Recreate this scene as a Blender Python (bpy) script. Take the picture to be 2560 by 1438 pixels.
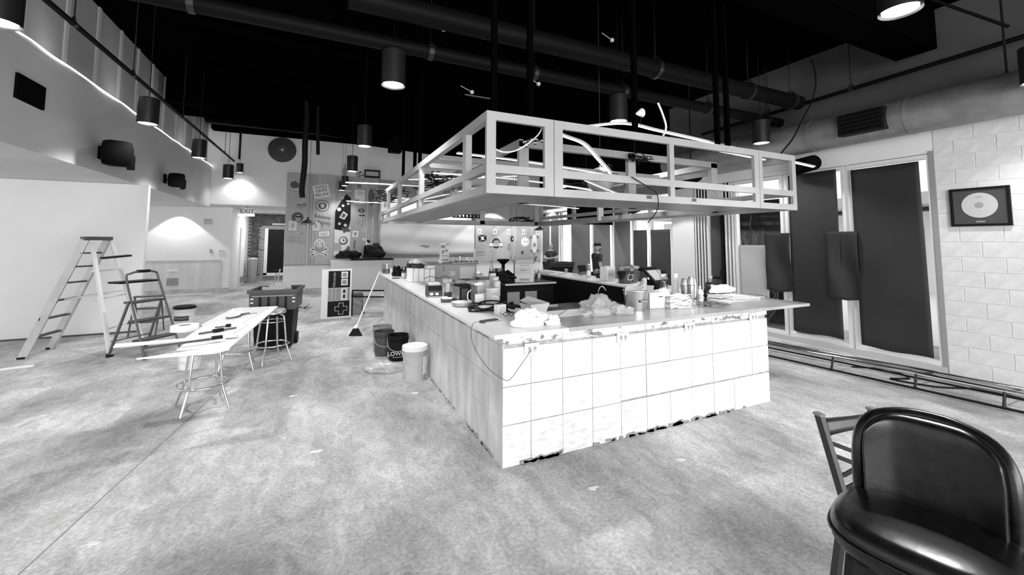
import bpy, bmesh, math, random
from mathutils import Vector, Matrix
random.seed(7)
for o in list(bpy.data.objects): bpy.data.objects.remove(o)
S = bpy.context.scene
C = S.collection
PI = math.pi

# ---------------- camera ----------------
def setup_camera():
    yaw, pit, rol = 0.43728, 0.07271, 0.00284
    f = Vector((math.sin(yaw)*math.cos(pit), math.cos(yaw)*math.cos(pit), math.sin(pit)))
    r = Vector((math.cos(yaw), -math.sin(yaw), 0)); u = r.cross(f)
    c, s = math.cos(rol), math.sin(rol)
    r2 = c*r + s*u; u2 = -s*r + c*u
    cam = bpy.data.cameras.new('camera'); o = bpy.data.objects.new('camera', cam); C.objects.link(o)
    m = Matrix((r2, u2, -f)).transposed().to_4x4(); m.translation = Vector((-1.3757, -3.0938, 1.7932))
    o.matrix_world = m
    cam.sensor_width = 36; cam.lens = 1024.64/2560*36
    cam.shift_y = -(719-528.9)/2560
    cam.clip_start = .02; cam.clip_end = 200
    S.camera = o
setup_camera()

# ---------------- world, light, exposure ----------------
w = bpy.data.worlds.new('world'); S.world = w; w.use_nodes = True
bg = w.node_tree.nodes['Background']; bg.inputs[0].default_value = (1, 1, 1, 1); bg.inputs[1].default_value = 1.5
S.view_settings.view_transform = 'Standard'
try: S.view_settings.look = 'None'
except Exception: pass
S.view_settings.gamma = 1; S.view_settings.exposure = 0.0
S.view_settings.use_curve_mapping = False
def area(name, loc, target, sx, sy, power):
    l = bpy.data.lights.new(name, 'AREA'); l.shape = 'RECTANGLE'; l.size = sx; l.size_y = sy; l.energy = power
    o = bpy.data.objects.new(name, l); C.objects.link(o); o.location = loc
    o.rotation_euler = (Vector(target)-Vector(loc)).to_track_quat('-Z', 'Y').to_euler(); return o
# assumed daylight from behind the camera, given by an added unseen area light
area('assumed_daylight_fill', (0.5, -8.5, 2.0), (0.5, 4, 0.9), 11, 2.8, 820)
LAMP_W = 245          # each pendant

# ---------------- materials ----------------
MC = {}
def mat(name, v, rough=.6, metal=0, n=None, bump=0, emit=0, spec=None, trans=0, detail=6, rng=None):
    if name in MC: return MC[name]
    m = bpy.data.materials.new(name); m.use_nodes = True; nt = m.node_tree
    b = nt.nodes['Principled BSDF']
    b.inputs['Base Color'].default_value = (v, v, v, 1); b.inputs['Roughness'].default_value = rough; b.inputs['Metallic'].default_value = metal
    if spec is not None: b.inputs['Specular IOR Level'].default_value = spec
    if emit: b.inputs['Emission Color'].default_value = (1, 1, 1, 1); b.inputs['Emission Strength'].default_value = emit
    if trans: b.inputs['Transmission Weight'].default_value = trans
    if n:
        tc = nt.nodes.new('ShaderNodeTexCoord'); nz = nt.nodes.new('ShaderNodeTexNoise'); cr = nt.nodes.new('ShaderNodeValToRGB')
        nz.inputs['Scale'].default_value = n[0]; nz.inputs['Detail'].default_value = detail
        lo, hi = max(0, v-n[1]), min(1, v+n[1])
        cr.color_ramp.elements[0].position = (rng or (.3, .7))[0]; cr.color_ramp.elements[0].color = (lo, lo, lo, 1)
        cr.color_ramp.elements[1].position = (rng or (.3, .7))[1]; cr.color_ramp.elements[1].color = (hi, hi, hi, 1)
        mp = nt.nodes.new('ShaderNodeMapping')
        if len(n) > 2: mp.inputs['Scale'].default_value = n[2]
        nt.links.new(tc.outputs['Object'], mp.inputs[0]); nt.links.new(mp.outputs[0], nz.inputs['Vector'])
        nt.links.new(nz.outputs['Fac'], cr.inputs[0]); nt.links.new(cr.outputs[0], b.inputs['Base Color'])
        if bump:
            bp = nt.nodes.new('ShaderNodeBump'); bp.inputs['Strength'].default_value = bump; bp.inputs['Distance'].default_value = .02
            nt.links.new(nz.outputs['Fac'], bp.inputs['Height']); nt.links.new(bp.outputs[0], b.inputs['Normal'])
    MC[name] = m; return m

def glass_mat(name, tint=.95, gl=.12, rough=.05):
    if name in MC: return MC[name]
    m = bpy.data.materials.new(name); m.use_nodes = True; nt = m.node_tree
    nt.nodes.remove(nt.nodes['Principled BSDF'])
    t = nt.nodes.new('ShaderNodeBsdfTransparent'); t.inputs[0].default_value = (tint, tint, tint, 1)
    g = nt.nodes.new('ShaderNodeBsdfGlossy'); g.inputs['Roughness'].default_value = rough; g.inputs[0].default_value = (.9, .9, .9, 1)
    x = nt.nodes.new('ShaderNodeMixShader'); fr = nt.nodes.new('ShaderNodeLayerWeight'); fr.inputs[0].default_value = .5
    pw = nt.nodes.new('ShaderNodeMath'); pw.operation = 'POWER'; pw.inputs[1].default_value = 4; nt.links.new(fr.outputs['Facing'], pw.inputs[0])
    mm = nt.nodes.new('ShaderNodeMath'); mm.operation = 'MULTIPLY_ADD'; mm.inputs[1].default_value = .5; mm.inputs[2].default_value = gl; mm.use_clamp = True
    nt.links.new(pw.outputs[0], mm.inputs[0]); nt.links.new(mm.outputs[0], x.inputs[0])
    nt.links.new(t.outputs[0], x.inputs[1]); nt.links.new(g.outputs[0], x.inputs[2])
    nt.links.new(x.outputs[0], nt.nodes['Material Output'].inputs[0]); MC[name] = m; return m

def floor_mat():
    m = bpy.data.materials.new('stained_concrete'); m.use_nodes = True; nt = m.node_tree; b = nt.nodes['Principled BSDF']
    N = nt.nodes.new; L = nt.links.new
    tc = N('ShaderNodeTexCoord')
    def noise(scale, det, dist=0, sc=(1, 1, 1)):
        mp = N('ShaderNodeMapping'); mp.inputs['Scale'].default_value = sc; L(tc.outputs['Object'], mp.inputs[0])
        z = N('ShaderNodeTexNoise'); z.inputs['Scale'].default_value = scale; z.inputs['Detail'].default_value = det; z.inputs['Distortion'].default_value = dist
        L(mp.outputs[0], z.inputs['Vector']); return z.outputs['Fac']
    def ramp(src, a, b_, lo, hi):
        r = N('ShaderNodeMapRange'); r.inputs[1].default_value = a; r.inputs[2].default_value = b_; r.inputs[3].default_value = lo; r.inputs[4].default_value = hi
        L(src, r.inputs[0]); return r.outputs[0]
    def mul(x, y):
        k = N('ShaderNodeMath'); k.operation = 'MULTIPLY'; L(x, k.inputs[0]); L(y, k.inputs[1]); return k.outputs[0]
    big = ramp(noise(.9, 8, .6, (1, .6, 1)), .36, .66, .46, 1.0)
    mid = ramp(noise(5, 8, 1.2, (1.5, .8, 1)), .3, .7, .74, 1.12)
    fine = ramp(noise(42, 5), .3, .7, .74, 1.18)
    spk = ramp(noise(190, 2), .55, .75, 1.0, 1.35)
    o = mul(mul(mul(big, mid), fine), spk)
    k = N('ShaderNodeMath'); k.operation = 'MULTIPLY'; k.inputs[1].default_value = FLOOR_V; k.use_clamp = True; L(o, k.inputs[0])
    L(k.outputs[0], b.inputs['Base Color']); b.inputs['Roughness'].default_value = .5; b.inputs['Specular IOR Level'].default_value = .3
    L(ramp(noise(3, 5), .3, .7, .4, .75), b.inputs['Roughness'])
    bp = N('ShaderNodeBump'); bp.inputs['Strength'].default_value = .25; bp.inputs['Distance'].default_value = .01; L(noise(60, 4), bp.inputs['Height']); L(bp.outputs[0], b.inputs['Normal'])
    return m
FLOOR_V = .66

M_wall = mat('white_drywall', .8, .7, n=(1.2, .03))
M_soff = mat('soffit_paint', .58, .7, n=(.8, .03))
M_rib = mat('ribbed_panel', .26, .6, n=(1.5, .03))
M_ribl = mat('rib_light', .38, .6)
M_blackceil = mat('black_ceiling', .0015, .95, spec=0)
M_black = mat('black_paint', .006, .55, spec=.2)
M_sblack = mat('soft_black', .0025, .85, spec=.05)
M_blackm = mat('black_metal', .012, .35, spec=.5)
M_pipe = mat('dark_pipe', .004, .55, spec=.08)
M_upper = mat('upper_wall_grey', .075, .8, n=(1, .02))
M_block = mat('painted_block', .7, .6, n=(9, .05), bump=.25)
M_mortar = mat('painted_mortar', .66, .7)
M_tile = mat('thinset_tile', .74, .6, n=(10, .07, (1, 1, 3)), bump=.5, rng=(.35, .5))
M_tileT = mat('thinset_patchy', .52, .6, n=(9, .3, (1, 1, 2)), bump=.6, rng=(.40, .47))
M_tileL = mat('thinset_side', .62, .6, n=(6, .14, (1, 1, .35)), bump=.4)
M_grout = mat('grout_residue', .4, .8, n=(20, .12))
M_chrome = mat('chrome', .75, .12, 1)
M_steel = mat('brushed_steel', .6, .3, 1)
M_galv = mat('galvanised', .24, .45, .4, n=(5, .04))
M_white = mat('white_plastic', .85, .4)
M_white2 = mat('white_matte', .8, .8)
M_ctop = mat('white_quartz', .85, .3, n=(3, .03))
M_ctopg = mat('counter_grey', .38, .22, n=(2, .06))
M_canopy = mat('canopy_paint', .35, .4, n=(3, .03))
M_canopyd = mat('canopy_shelf', .22, .35, n=(2, .05))
M_paper = mat('black_sheet', .022, .75, n=(1.5, .006))
M_frame = mat('window_frame_grey', .34, .5)
M_framew = mat('frame_white', .8, .4)
M_wood = mat('panel_board', .3, .6, n=(2.5, .05, (8, 1, .5)))
M_grey = mat('mid_grey', .3, .5)
M_grey2 = mat('light_grey', .5, .5)
M_dark = mat('dark_grey', .06, .5)
M_leather = mat('black_leather', .008, .27, spec=.45, n=(30, .004), bump=.03)
M_lamp = mat('lamp_glow', 1, emit=14)
M_led = mat('led_glow', 1, emit=2.2)
M_glass = glass_mat('window_glass', .97, .02)
M_clear = glass_mat('clear_plastic', .9, .14, .12)
def bag_mat(name, k, v):
    m = bpy.data.materials.new(name); m.use_nodes = True; nt = m.node_tree; b = nt.nodes['Principled BSDF']
    b.inputs['Base Color'].default_value = (v, v, v, 1); b.inputs['Roughness'].default_value = .22
    t = nt.nodes.new('ShaderNodeBsdfTransparent'); x = nt.nodes.new('ShaderNodeMixShader'); x.inputs[0].default_value = k
    nt.links.new(t.outputs[0], x.inputs[1]); nt.links.new(b.outputs[0], x.inputs[2]); nt.links.new(x.outputs[0], nt.nodes['Material Output'].inputs[0]); return m
M_bag = bag_mat('bag_plastic', .38, .7)
M_brick = mat('dark_brick', .08, .8, n=(6, .06))
M_skin = mat('skin', .42, .5)
M_shirt = mat('dark_shirt', .03, .8, n=(8, .01))
M_cloth = mat('white_cloth', .85, .9)
M_card = mat('cardboard', .4, .8, n=(4, .04))
M_cardl = mat('cardboard_pale', .62, .8)
M_mirror = mat('mirror_ball', .5, .3, .5)

# ---------------- mesh kit ----------------
class MB:
    def __init__(s): s.b = bmesh.new()
    def box(s, cx, cy, cz, sx, sy, sz, rz=0, rx=0, ry=0, bev=0):
        m = Matrix.Translation((cx, cy, cz)) @ Matrix.Rotation(rz, 4, 'Z') @ Matrix.Rotation(ry, 4, 'Y') @ Matrix.Rotation(rx, 4, 'X') @ Matrix.Diagonal((sx, sy, sz, 1))
        r = bmesh.ops.create_cube(s.b, size=1, matrix=m)
        if bev:
            es = list({e for v in r['verts'] for e in v.link_edges})
            bmesh.ops.bevel(s.b, geom=es, offset=bev, segments=2, affect='EDGES', profile=.6)
        return s
    def bx(s, x0, x1, y0, y1, z0, z1, bev=0):
        return s.box((x0+x1)/2, (y0+y1)/2, (z0+z1)/2, abs(x1-x0), abs(y1-y0), abs(z1-z0), bev=bev)
    def bar(s, p, q, w, h):
        p, q = Vector(p), Vector(q); d = q-p
        rot = d.to_track_quat('Y', 'Z').to_matrix().to_4x4()
        m = Matrix.Translation((p+q)/2) @ rot @ Matrix.Diagonal((w, d.length, h, 1))
        bmesh.ops.create_cube(s.b, size=1, matrix=m); return s
    def cyl(s, p, q, r, r2=None, n=16, cap=True):
        p, q = Vector(p), Vector(q); d = q-p
        m = Matrix.Translation((p+q)/2) @ d.to_track_quat('Z', 'Y').to_matrix().to_4x4()
        bmesh.ops.create_cone(s.b, cap_ends=cap, segments=n, radius1=r, radius2=r if r2 is None else r2, depth=d.length, matrix=m); return s
    def tube(s, pts, r, n=6, closed=False, smooth=4):
        P = [Vector(p) for p in pts]
        if smooth and len(P) > 2:
            Q = []; L = len(P); rng = range(L if closed else L-1)
            for i in rng:
                a, b_, c, d = (P[(i-1) % L], P[i], P[(i+1) % L], P[(i+2) % L]) if closed else (P[max(i-1, 0)], P[i], P[i+1], P[min(i+2, L-1)])
                for k in range(smooth):
                    t = k/smooth
                    Q.append(.5*((2*b_)+(-a+c)*t+(2*a-5*b_+4*c-d)*t*t+(-a+3*b_-3*c+d)*t**3))
            if not closed: Q.append(P[-1])
            P = Q
        rings = []; L = len(P); prev = None
        for i, p in enumerate(P):
            t = (P[(i+1) % L]-P[i-1]) if closed else (P[min(i+1, L-1)]-P[max(i-1, 0)])
            if t.length < 1e-9: t = Vector((0, 0, 1))
            t.normalize()
            if prev is None: a = t.orthogonal().normalized()
            else:
                a = prev-t*prev.dot(t)
                a = a.normalized() if a.length > 1e-6 else t.orthogonal().normalized()
            prev = a; b_ = t.cross(a)
            rings.append([s.b.verts.new(p+r*(math.cos(2*PI*k/n)*a+math.sin(2*PI*k/n)*b_)) for k in range(n)])
        for i in range(L if closed else L-1):
            A, B = rings[i], rings[(i+1) % L]
            for k in range(n): s.b.faces.new((A[k], A[(k+1) % n], B[(k+1) % n], B[k]))
        if not closed: s.b.faces.new(rings[0][::-1]); s.b.faces.new(rings[-1])
        return s
    def lathe(s, prof, cx=0, cy=0, cz=0, n=24, cap=True):
        rings = [[s.b.verts.new((cx+r*math.cos(2*PI*k/n), cy+r*math.sin(2*PI*k/n), cz+z)) for k in range(n)] for r, z in prof]
        for A, B in zip(rings, rings[1:]):
            for k in range(n): s.b.faces.new((A[k], A[(k+1) % n], B[(k+1) % n], B[k]))
        if cap: s.b.faces.new(rings[0][::-1]); s.b.faces.new(rings[-1])
        return s
    def sph(s, c, r, sc=(1, 1, 1), u=16, v=10):
        m = Matrix.Translation(c) @ Matrix.Diagonal((r*sc[0], r*sc[1], r*sc[2], 1))
        bmesh.ops.create_uvsphere(s.b, u_segments=u, v_segments=v, radius=1, matrix=m); return s
    def prism(s, poly, fn, d):
        """poly in 2D; fn(u, v, w) -> 3D; thickness d"""
        A = [s.b.verts.new(fn(u, v, 0)) for u, v in poly]; B = [s.b.verts.new(fn(u, v, d)) for u, v in poly]
        s.b.faces.new(A); s.b.faces.new(B[::-1]); n = len(poly)
        for i in range(n): s.b.faces.new((A[i], B[i], B[(i+1) % n], A[(i+1) % n]))
        return s
    def grid(s, fn, nu, nv):
        V = [[s.b.verts.new(fn(i/nu, j/nv)) for j in range(nv+1)] for i in range(nu+1)]
        for i in range(nu):
            for j in range(nv): s.b.faces.new((V[i][j], V[i+1][j], V[i+1][j+1], V[i][j+1]))
        return s
    def build(s, name, m, parent=None, smooth=None, loc=None, solid=0):
        bmesh.ops.recalc_face_normals(s.b, faces=s.b.faces)
        me = bpy.data.meshes.new(name); s.b.to_mesh(me); s.b.free(); me.materials.append(m)
        if smooth: 
            for p in me.polygons: p.use_smooth = True
            try: me.set_sharp_from_angle(angle=math.radians(smooth if smooth > 1 else 40))
            except Exception: pass
        o = bpy.data.objects.new(name, me); C.objects.link(o)
        if parent: o.parent = parent
        if loc: o.location = loc
        if solid:
            md = o.modifiers.new('thick', 'SOLIDIFY'); md.thickness = solid
        return o

def tag(o, label=None, cat=None, group=None, kind=None):
    if label: o['label'] = label
    if cat: o['category'] = cat
    if group: o['group'] = group
    if kind: o['kind'] = kind
    return o
def thing(name, label, cat, loc=(0, 0, 0), rz=0, group=None):
    o = bpy.data.objects.new(name, None); C.objects.link(o); o.location = loc; o.rotation_euler = (0, 0, rz)
    o.empty_display_size = .1
    return tag(o, label, cat, group)
def struct(name, mb, m, smooth=None, parent=None):
    o = mb.build(name, m, parent, smooth)
    if not parent: o['kind'] = 'structure'
    return o
def copy_tree(o, parent=None):
    c = o.copy(); C.objects.link(c)
    if parent: c.parent = parent
    for ch in list(o.children): copy_tree(ch, c)
    return c
def text(name, body, size, m, parent, loc, rot, depth=.002, sx=1, align='CENTER', label=None):
    cu = bpy.data.curves.new(name, 'FONT'); cu.body = body; cu.size = size; cu.extrude = depth; cu.align_x = align; cu.align_y = 'CENTER'; cu.resolution_u = 3
    t = bpy.data.objects.new(name, cu); C.objects.link(t)
    bpy.context.view_layer.update()
    me = bpy.data.meshes.new_from_object(t.evaluated_get(bpy.context.evaluated_depsgraph_get()))
    bpy.data.objects.remove(t)
    me.materials.clear(); me.materials.append(m)
    o = bpy.data.objects.new(name, me); C.objects.link(o); o.parent = parent; o.location = loc; o.rotation_euler = rot; o.scale = (sx, 1, 1)
    if label: o['label'] = label
    return o
FRONT = (PI/2, 0, 0)         # text facing -y
# ================= SETTING =================
def zc(x): return 5.45-.05*x
struct('floor', MB().bx(-10, 8.4, -9, 20, -.12, 0), floor_mat())
b = MB(); v = [b.b.verts.new(p) for p in [(-10, -9, zc(-10)), (8.4, -9, zc(8.4)), (8.4, 20, zc(8.4)), (-10, 20, zc(-10))]]
v2 = [b.b.verts.new(q.co+Vector((0, 0, .2))) for q in v]
b.b.faces.new(v); b.b.faces.new(v2[::-1])
for i in range(4): b.b.faces.new((v[i], v2[i], v2[(i+1) % 4], v[(i+1) % 4]))
ceiling = struct('ceiling', b, M_blackceil)
for i, y in enumerate([-1.2, 1.0, 3.2, 5.4, 7.6, 9.8, 12]):
    MB().bar((-4.0, y, zc(-4.0)-.07), (5.4, y, zc(5.4)-.07), .12, .12).build('joist', M_blackceil, ceiling)
# floor control joints
for k, (p, q) in enumerate([((-6.5, 4.6, .0), (-1.4, 6.6, 0)), ((-3.2, -3, 0), (-1.6, 9, 0)), ((-.2, -3, 0), (6, -2.2, 0))]):
    MB().bar((p[0], p[1], .001), (q[0], q[1], .001), .007, .003).build('joint', mat('joint_grey', .3, .8), bpy.data.objects['floor'])

# left: soffit, ribbed upper panels, near wall block, recess
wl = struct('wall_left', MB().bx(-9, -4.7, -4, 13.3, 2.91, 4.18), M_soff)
MB().bx(-4.83, -4.70, -4, 13.3, 4.18, 4.24).build('ledge', mat('ledge', .5, .6), wl)
ys = [-1.5, -.35, .8, 1.9, 2.95, 4.0, 4.95, 5.85, 6.7, 7.5, 8.3, 9.1, 10.0, 10.8, 11.6, 12.45, 13.3]
for a, c in zip(ys, ys[1:]):
    MB().bx(-4.95, -4.86, a+.045, c-.045, 4.24, 5.75).build('panel', M_rib, wl)
    MB().bx(-4.95, -4.84, c-.045, c+.045, 4.24, 5.75).build('rib', M_ribl, wl)
    MB().bx(-4.92, -4.80, a+.14, c-.05, 4.245, 4.33).build('bottom_rail', M_ribl, wl)
n = struct('wall_left_near', MB().bx(-9, -4.54, 7.45, 7.57, 0, 2.905), M_wall)
b = MB()
struct('wall_left_recess', MB().bx(-9, -4.25, 14.45, 14.7, 0, 2.98), M_wall)
struct('wall_left_corridor', MB().bx(-4.45, -4.25, 14.7, 16.2, 0, 2.98).bx(-4.45, -4.25, 16.2, 17.2, 2.3, 2.98).bx(-4.45, -4.25, 17.2, 18.3, 0, 2.98), M_wall)
struct('ceiling_recess', MB().bx(-9, -2.3, 13.5, 19, 2.985, 3.1), M_soff)
struct('baseboard_left', MB().bx(-9, -4.25, 14.40, 14.448, 0, .13), mat('worn_base', .5, .7, n=(4, .15)))
struct('baseboard_near', MB().bx(-9, -4.54, 7.42, 7.448, .0, .025), M_dark)
# the white door standing in the corridor opening
d = struct('door_1', MB().bx(-4.24, -4.2, 16.25, 17.15, .02, 2.28), M_white2)
MB().bx(-4.2, -4.19, 16.3, 17.1, .1, .35).build('kick_plate', M_grey, d)
# back wall
wb = struct('wall_back', MB().bx(-2.5, 7.9, 13.3, 13.5, 0, 5.8).bx(-4.9, -2.5, 13.3, 13.5, 3.0, 5.8), M_wall)
struct('trim_1', MB().bx(-2.2, .5, 13.255, 13.295, 0, .12), mat('stone_base', .55, .8, n=(14, .25)))
# corridor end: brick wall with black door
we = struct('wall_back_corridor', MB().bx(-4.5, -1.9, 18.42, 18.6, 0, 3.0), mat('brick_mortar', .35, .9))
struct('wall_right_corridor', MB().bx(-2.3, -2.1, 13.5, 18.4, 0, 3.0), M_wall)
bm_ = MB()
for r in range(37):
    z = .22+r*.075
    x = -4.25+(.1 if r % 2 else 0)
    while x < -2.35:
        if not (-3.85 < x+.09 < -2.35 and z < 2.45):
            bm_.bx(x, x+.185, 18.37+random.uniform(0, .02), 18.43, z, z+.062)
        x += .2
tag(bm_.build('brick', M_brick, we), kind='stuff')
d = struct('door_2', MB().bx(-3.48, -2.86, 18.33, 18.37, .35, 2.3), M_black)
MB().bx(-3.62, -3.49, 18.3, 18.38, .25, 2.35).build('frame', M_framew, d)
MB().bx(-2.85, -2.75, 18.3, 18.38, .25, 2.35).build('frame', M_framew, d)
MB().bx(-3.62, -2.75, 18.3, 18.38, .22, .35).build('sill', M_framew, d)
MB().bx(-3.35, -2.8, 18.3, 18.35, 2.5, 2.58).build('closer', M_grey2, d)
struct('window_1', MB().bx(-3.82, -3.78, 18.35, 18.4, .3, 2.3).bx(-3.82, -3.63, 18.35, 18.4, 1.9, 1.96).bx(-3.82, -3.63, 18.35, 18.4, 1.4, 1.44), M_frame)

# right wall: block section, glazing, header
wr = struct('wall_right', MB().bx(6.506, 6.75, -9, -.40, 0, 3.42).bx(6.5, 6.75, -.40, 4.4, 3.07, 3.42).bx(6.5, 6.75, 3.75, 4.4, 0, 3.42).bx(6.5, 6.75, -9, 4.4, 3.42, 5.3), M_mortar)
wr.data.materials.append(M_upper); wr.data.materials.append(mat('white_drywall', .72))
for p in wr.data.polygons:
    c = p.center
    if c.z > 3.42 or (c.z > 3.41 and p.normal.z < -.5): p.material_index = 1
    elif c.y > -.39: p.material_index = 2
import itertools
blk = None
for r in range(17):
    y = -.415 - (.2 if r % 2 else 0)
    first = True
    y1 = -.415
    while y1 > -3.6:
        y0 = y1-(.2 if (first and r % 2) else .4); first = False
        if blk is None or abs((y1-y0)-.4) > .01:
            o = MB().box(0, 0, 0, .03, (y1-y0)-.008, .192, bev=.004).build('block', M_block, wr)
            if abs((y1-y0)-.4) < .01: blk = o
        else:
            o = blk.copy(); C.objects.link(o); o.parent = wr
        o.location = (6.515+random.uniform(-.0015, .0015), (y0+y1)/2, .1+r*.2); y1 = y0
MB().bx(6.49, 6.55, -.42, -.36, 0, 3.1).build('jamb', M_grey, wr)
struct('ledge_trim', MB().bx(6.38, 6.5, -9, 4.2, 3.86, 3.92), M_frame).name = 'trim_2'

def window(idx, y0, y1, x=6.5, z0=.08, z1=3.06, mull=.05):
    f = struct(f'window_{idx}', MB().bx(x, x+.1, y0, y0+mull, z0, z1).bx(x, x+.1, y1-mull, y1, z0, z1).bx(x, x+.1, y0+mull, y1-mull, z0, z0+.06).bx(x, x+.1, y0+mull, y1-mull, z1-.06, z1), M_framew)
    MB().bx(x+.045, x+.055, y0+mull, y1-mull, z0+.06, z1-.06).build('pane', M_glass, f)
    MB().bx(x+.02, x+.03, y0+mull-.012, y0+mull, z0+.06, z1-.06).build('gasket', M_black, f)
    return f
window(2, -.38, .66); window(3, .70, 1.68); window(4, 1.72, 2.72)
struct('baseboard_right', MB().bx(6.46, 6.6, -.4, 3.75, 0, .08), M_grey2)
# door in its frame between the glazing and the white pier
d = struct('door_3', MB().bx(6.55, 6.6, 3.02, 3.34, .05, 2.45), M_dark)
MB().bx(6.5, 6.56, 3.0, 3.06, .05, 2.5).build('stile', M_black, d)
MB().bar((6.46, 3.05, 1.02), (6.46, 3.36, 1.02), .03, .05).build('push_bar', M_chrome, d)
MB().bx(6.42, 6.52, 3.05, 3.4, 2.45, 2.53).build('closer', M_chrome, d)
MB().bx(6.46, 6.54, 2.98, 3.06, 1.05, 1.2).build('lock', M_black, d)
for y in (2.76, 2.84, 2.92, 3.38, 3.46, 3.54, 3.62, 3.70):
    MB().bx(6.5, 6.58, y, y+.03, 0, 3.06).build('frame', M_framew, d); MB().bx(6.5, 6.58, y+.03, y+.038, 0, 3.06).build('gasket', M_sblack, d)
MB().bx(6.53, 6.54, 3.42, 3.74, 0, 3.06).build('pane', M_glass, d)
MB().bx(6.5, 6.58, 2.8, 3.7, 2.56, 3.06).build('transom', M_framew, d)
# far window wall
wf = struct('wall_right_far', MB().bx(7.7, 7.9, 4.3, 5.45, 0, 3.2).bx(7.7, 7.9, 13.0, 13.3, 0, 3.2).bx(6.75, 7.9, 4.2, 4.4, 0, 5.5), M_wall)
MB().bx(7.7, 7.9, 4.3, 13.3, 3.2, 3.8).build('header', M_grey, wf); MB().bx(7.7, 7.9, 4.3, 13.3, 3.8, 5.8).build('upper_panel', M_sblack, wf)
ym = [5.50, 6.42, 7.16, 8.17, 9.30, 10.72, 11.55, 12.3, 13.0]
for i, (a, c) in enumerate(zip(ym, ym[1:])): window(5+i, a, c, x=7.7, mull=.06)
# exterior seen through the glass
ext = struct('ground_outside', MB().bx(6.76, 30, -12, 30, -.3, -.1), mat('outside_paving', .75, .9))

# black beam over the near ceiling, hung ductwork and pipes
tag(MB().bx(1.2, 6.24, -.62, -.17, 4.46, 5.35).build('ceiling_duct', M_blackceil), 'black square ceiling duct ending short of the right wall, upper right', 'duct')
tag(MB().bx(-4.7, -2.2, 8.62, 9.75, 4.98, 5.7).build('ceiling_duct', M_blackceil), 'black bulkhead duct crossing above the ribbed panels on the left', 'duct')
struct('trim_3', MB().bx(-4.7, 7.6, 12.9, 13.28, 5.44, 5.7), M_blackceil)
struct('trim_4', MB().bar((-4.7, 12.2, 5.5), (7.4, 12.2, 5.4), .2, .12), M_pipe)
pd = thing('air_duct', 'large round galvanised air duct along the top of the right wall', 'duct', (6.12, 0, 3.58))
MB().cyl((0, -4.5, 0), (0, 4.1, 0), .265, n=40).build('duct_tube', M_galv, pd, smooth=40)
for y in (-1.9, -.35, .9, 2.2): MB().cyl((0, y-.012, 0), (0, y+.012, 0), .272, n=40).build('seam', M_galv, pd, smooth=40)
v = MB().bx(-.34, -.2, -.17, .40, -.17, .15).build('vent', M_black, pd); v['label'] = 'black air vent'
for k in range(5): MB().bx(-.35, -.335, -.14, .37, -.13+k*.06, -.115+k*.06).build('slat', M_sblack, v)
for y in (-1.25,): 
    MB().cyl((0, y, .2), (0, y, 1.5), .012, n=6).build('hanger', M_black, pd)
def pipe(label, p, q, r, hang=(), name='ceiling_pipe', m=M_pipe):
    t = thing(name, label, 'pipe', p); d = Vector(q)-Vector(p)
    MB().cyl((0, 0, 0), d, r, n=20).build('pipe_run', m, t, smooth=40)
    for f in hang:
        c = d*f
        MB().tube([c+Vector((0, -r-.02, 0)), c+Vector((0, 0, r+.06)), c+Vector((0, r+.02, 0))], .009).build('clamp', M_blackm, t)
        MB().cyl(c+Vector((0, 0, r)), c+Vector((0, 0, zc(p[0]+c.x)-p[2]-c.z-.02)), .007, n=6).build('hanger_rod', M_blackm, t)
        MB().cyl(c-d.normalized()*.03, c+d.normalized()*.03, r*1.15, n=20).build('coupling', M_blackm, t)
    return t
pipe('long dark pipe running across the ceiling into the round duct', (-3.6, 1.7, 4.10), (6.6, 1.7, 4.06), .085, (.1, .33, .47, .62, .8, .95))
pipe('thicker black pipe ending in a cap near the right wall', (-1.2, 1.1, 4.2), (6.05, 1.1, 4.2), .12, (.55, .82, .97))
pipe('thin sprinkler pipe hung along the left ribbed panels', (-4, -1, 4.2), (-4, 12.7, 4.38), .03, (.3, .42, .6, .9))
pipe('thin sprinkler pipe running beside the right wall above the round duct', (6.2, -4.2, 4.33), (6.2, 3.2, 4.16), .03, (.32, .62, .8))
pipe('short sprinkler branch with a head in the top right corner', (5.6, -.8, 4.9), (5.86, -1.36, 4.32), .018, ())
# cable looping down from the ceiling to the canopy
tag(MB().tube([(6.3, 1, 5.0), (6.33*1, .95, 4.65), (6.1, .9, 4.2), (5.6, .8, 3.75), (5.0, .6, 3.35), (4.5, .45, 3.08), (4.05, .3, 2.85)], .012, 6).build('cable', M_blackm, smooth=60), 'dark cable looping down from the ceiling to the right end of the canopy', 'cable')

# strip light on the left ledge
pts = [(-4.70+random.uniform(-.008, .008), y, 4.255+random.uniform(-.014, .014)) for y in [-2+.45*i for i in range(35)]]
tag(MB().tube(pts, .011, 6).build('strip_light', mat('strip_glow', 1, emit=6), smooth=60), 'glowing rope light along the ledge under the ribbed panels', 'light')
for i in range(8):
    l = bpy.data.lights.new('rope_light_glow', 'AREA'); l.shape = 'RECTANGLE'; l.size = 2.0; l.size_y = .04; l.energy = 5
    o = bpy.data.objects.new('rope_light_glow', l); C.objects.link(o); o.location = (-4.64, -1.5+i*2, 4.28); o.rotation_euler = (0, PI+.5, 0); o.rotation_euler = Vector((-.6, 0, 1)).to_track_quat('-Z', 'X').to_euler()

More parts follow.
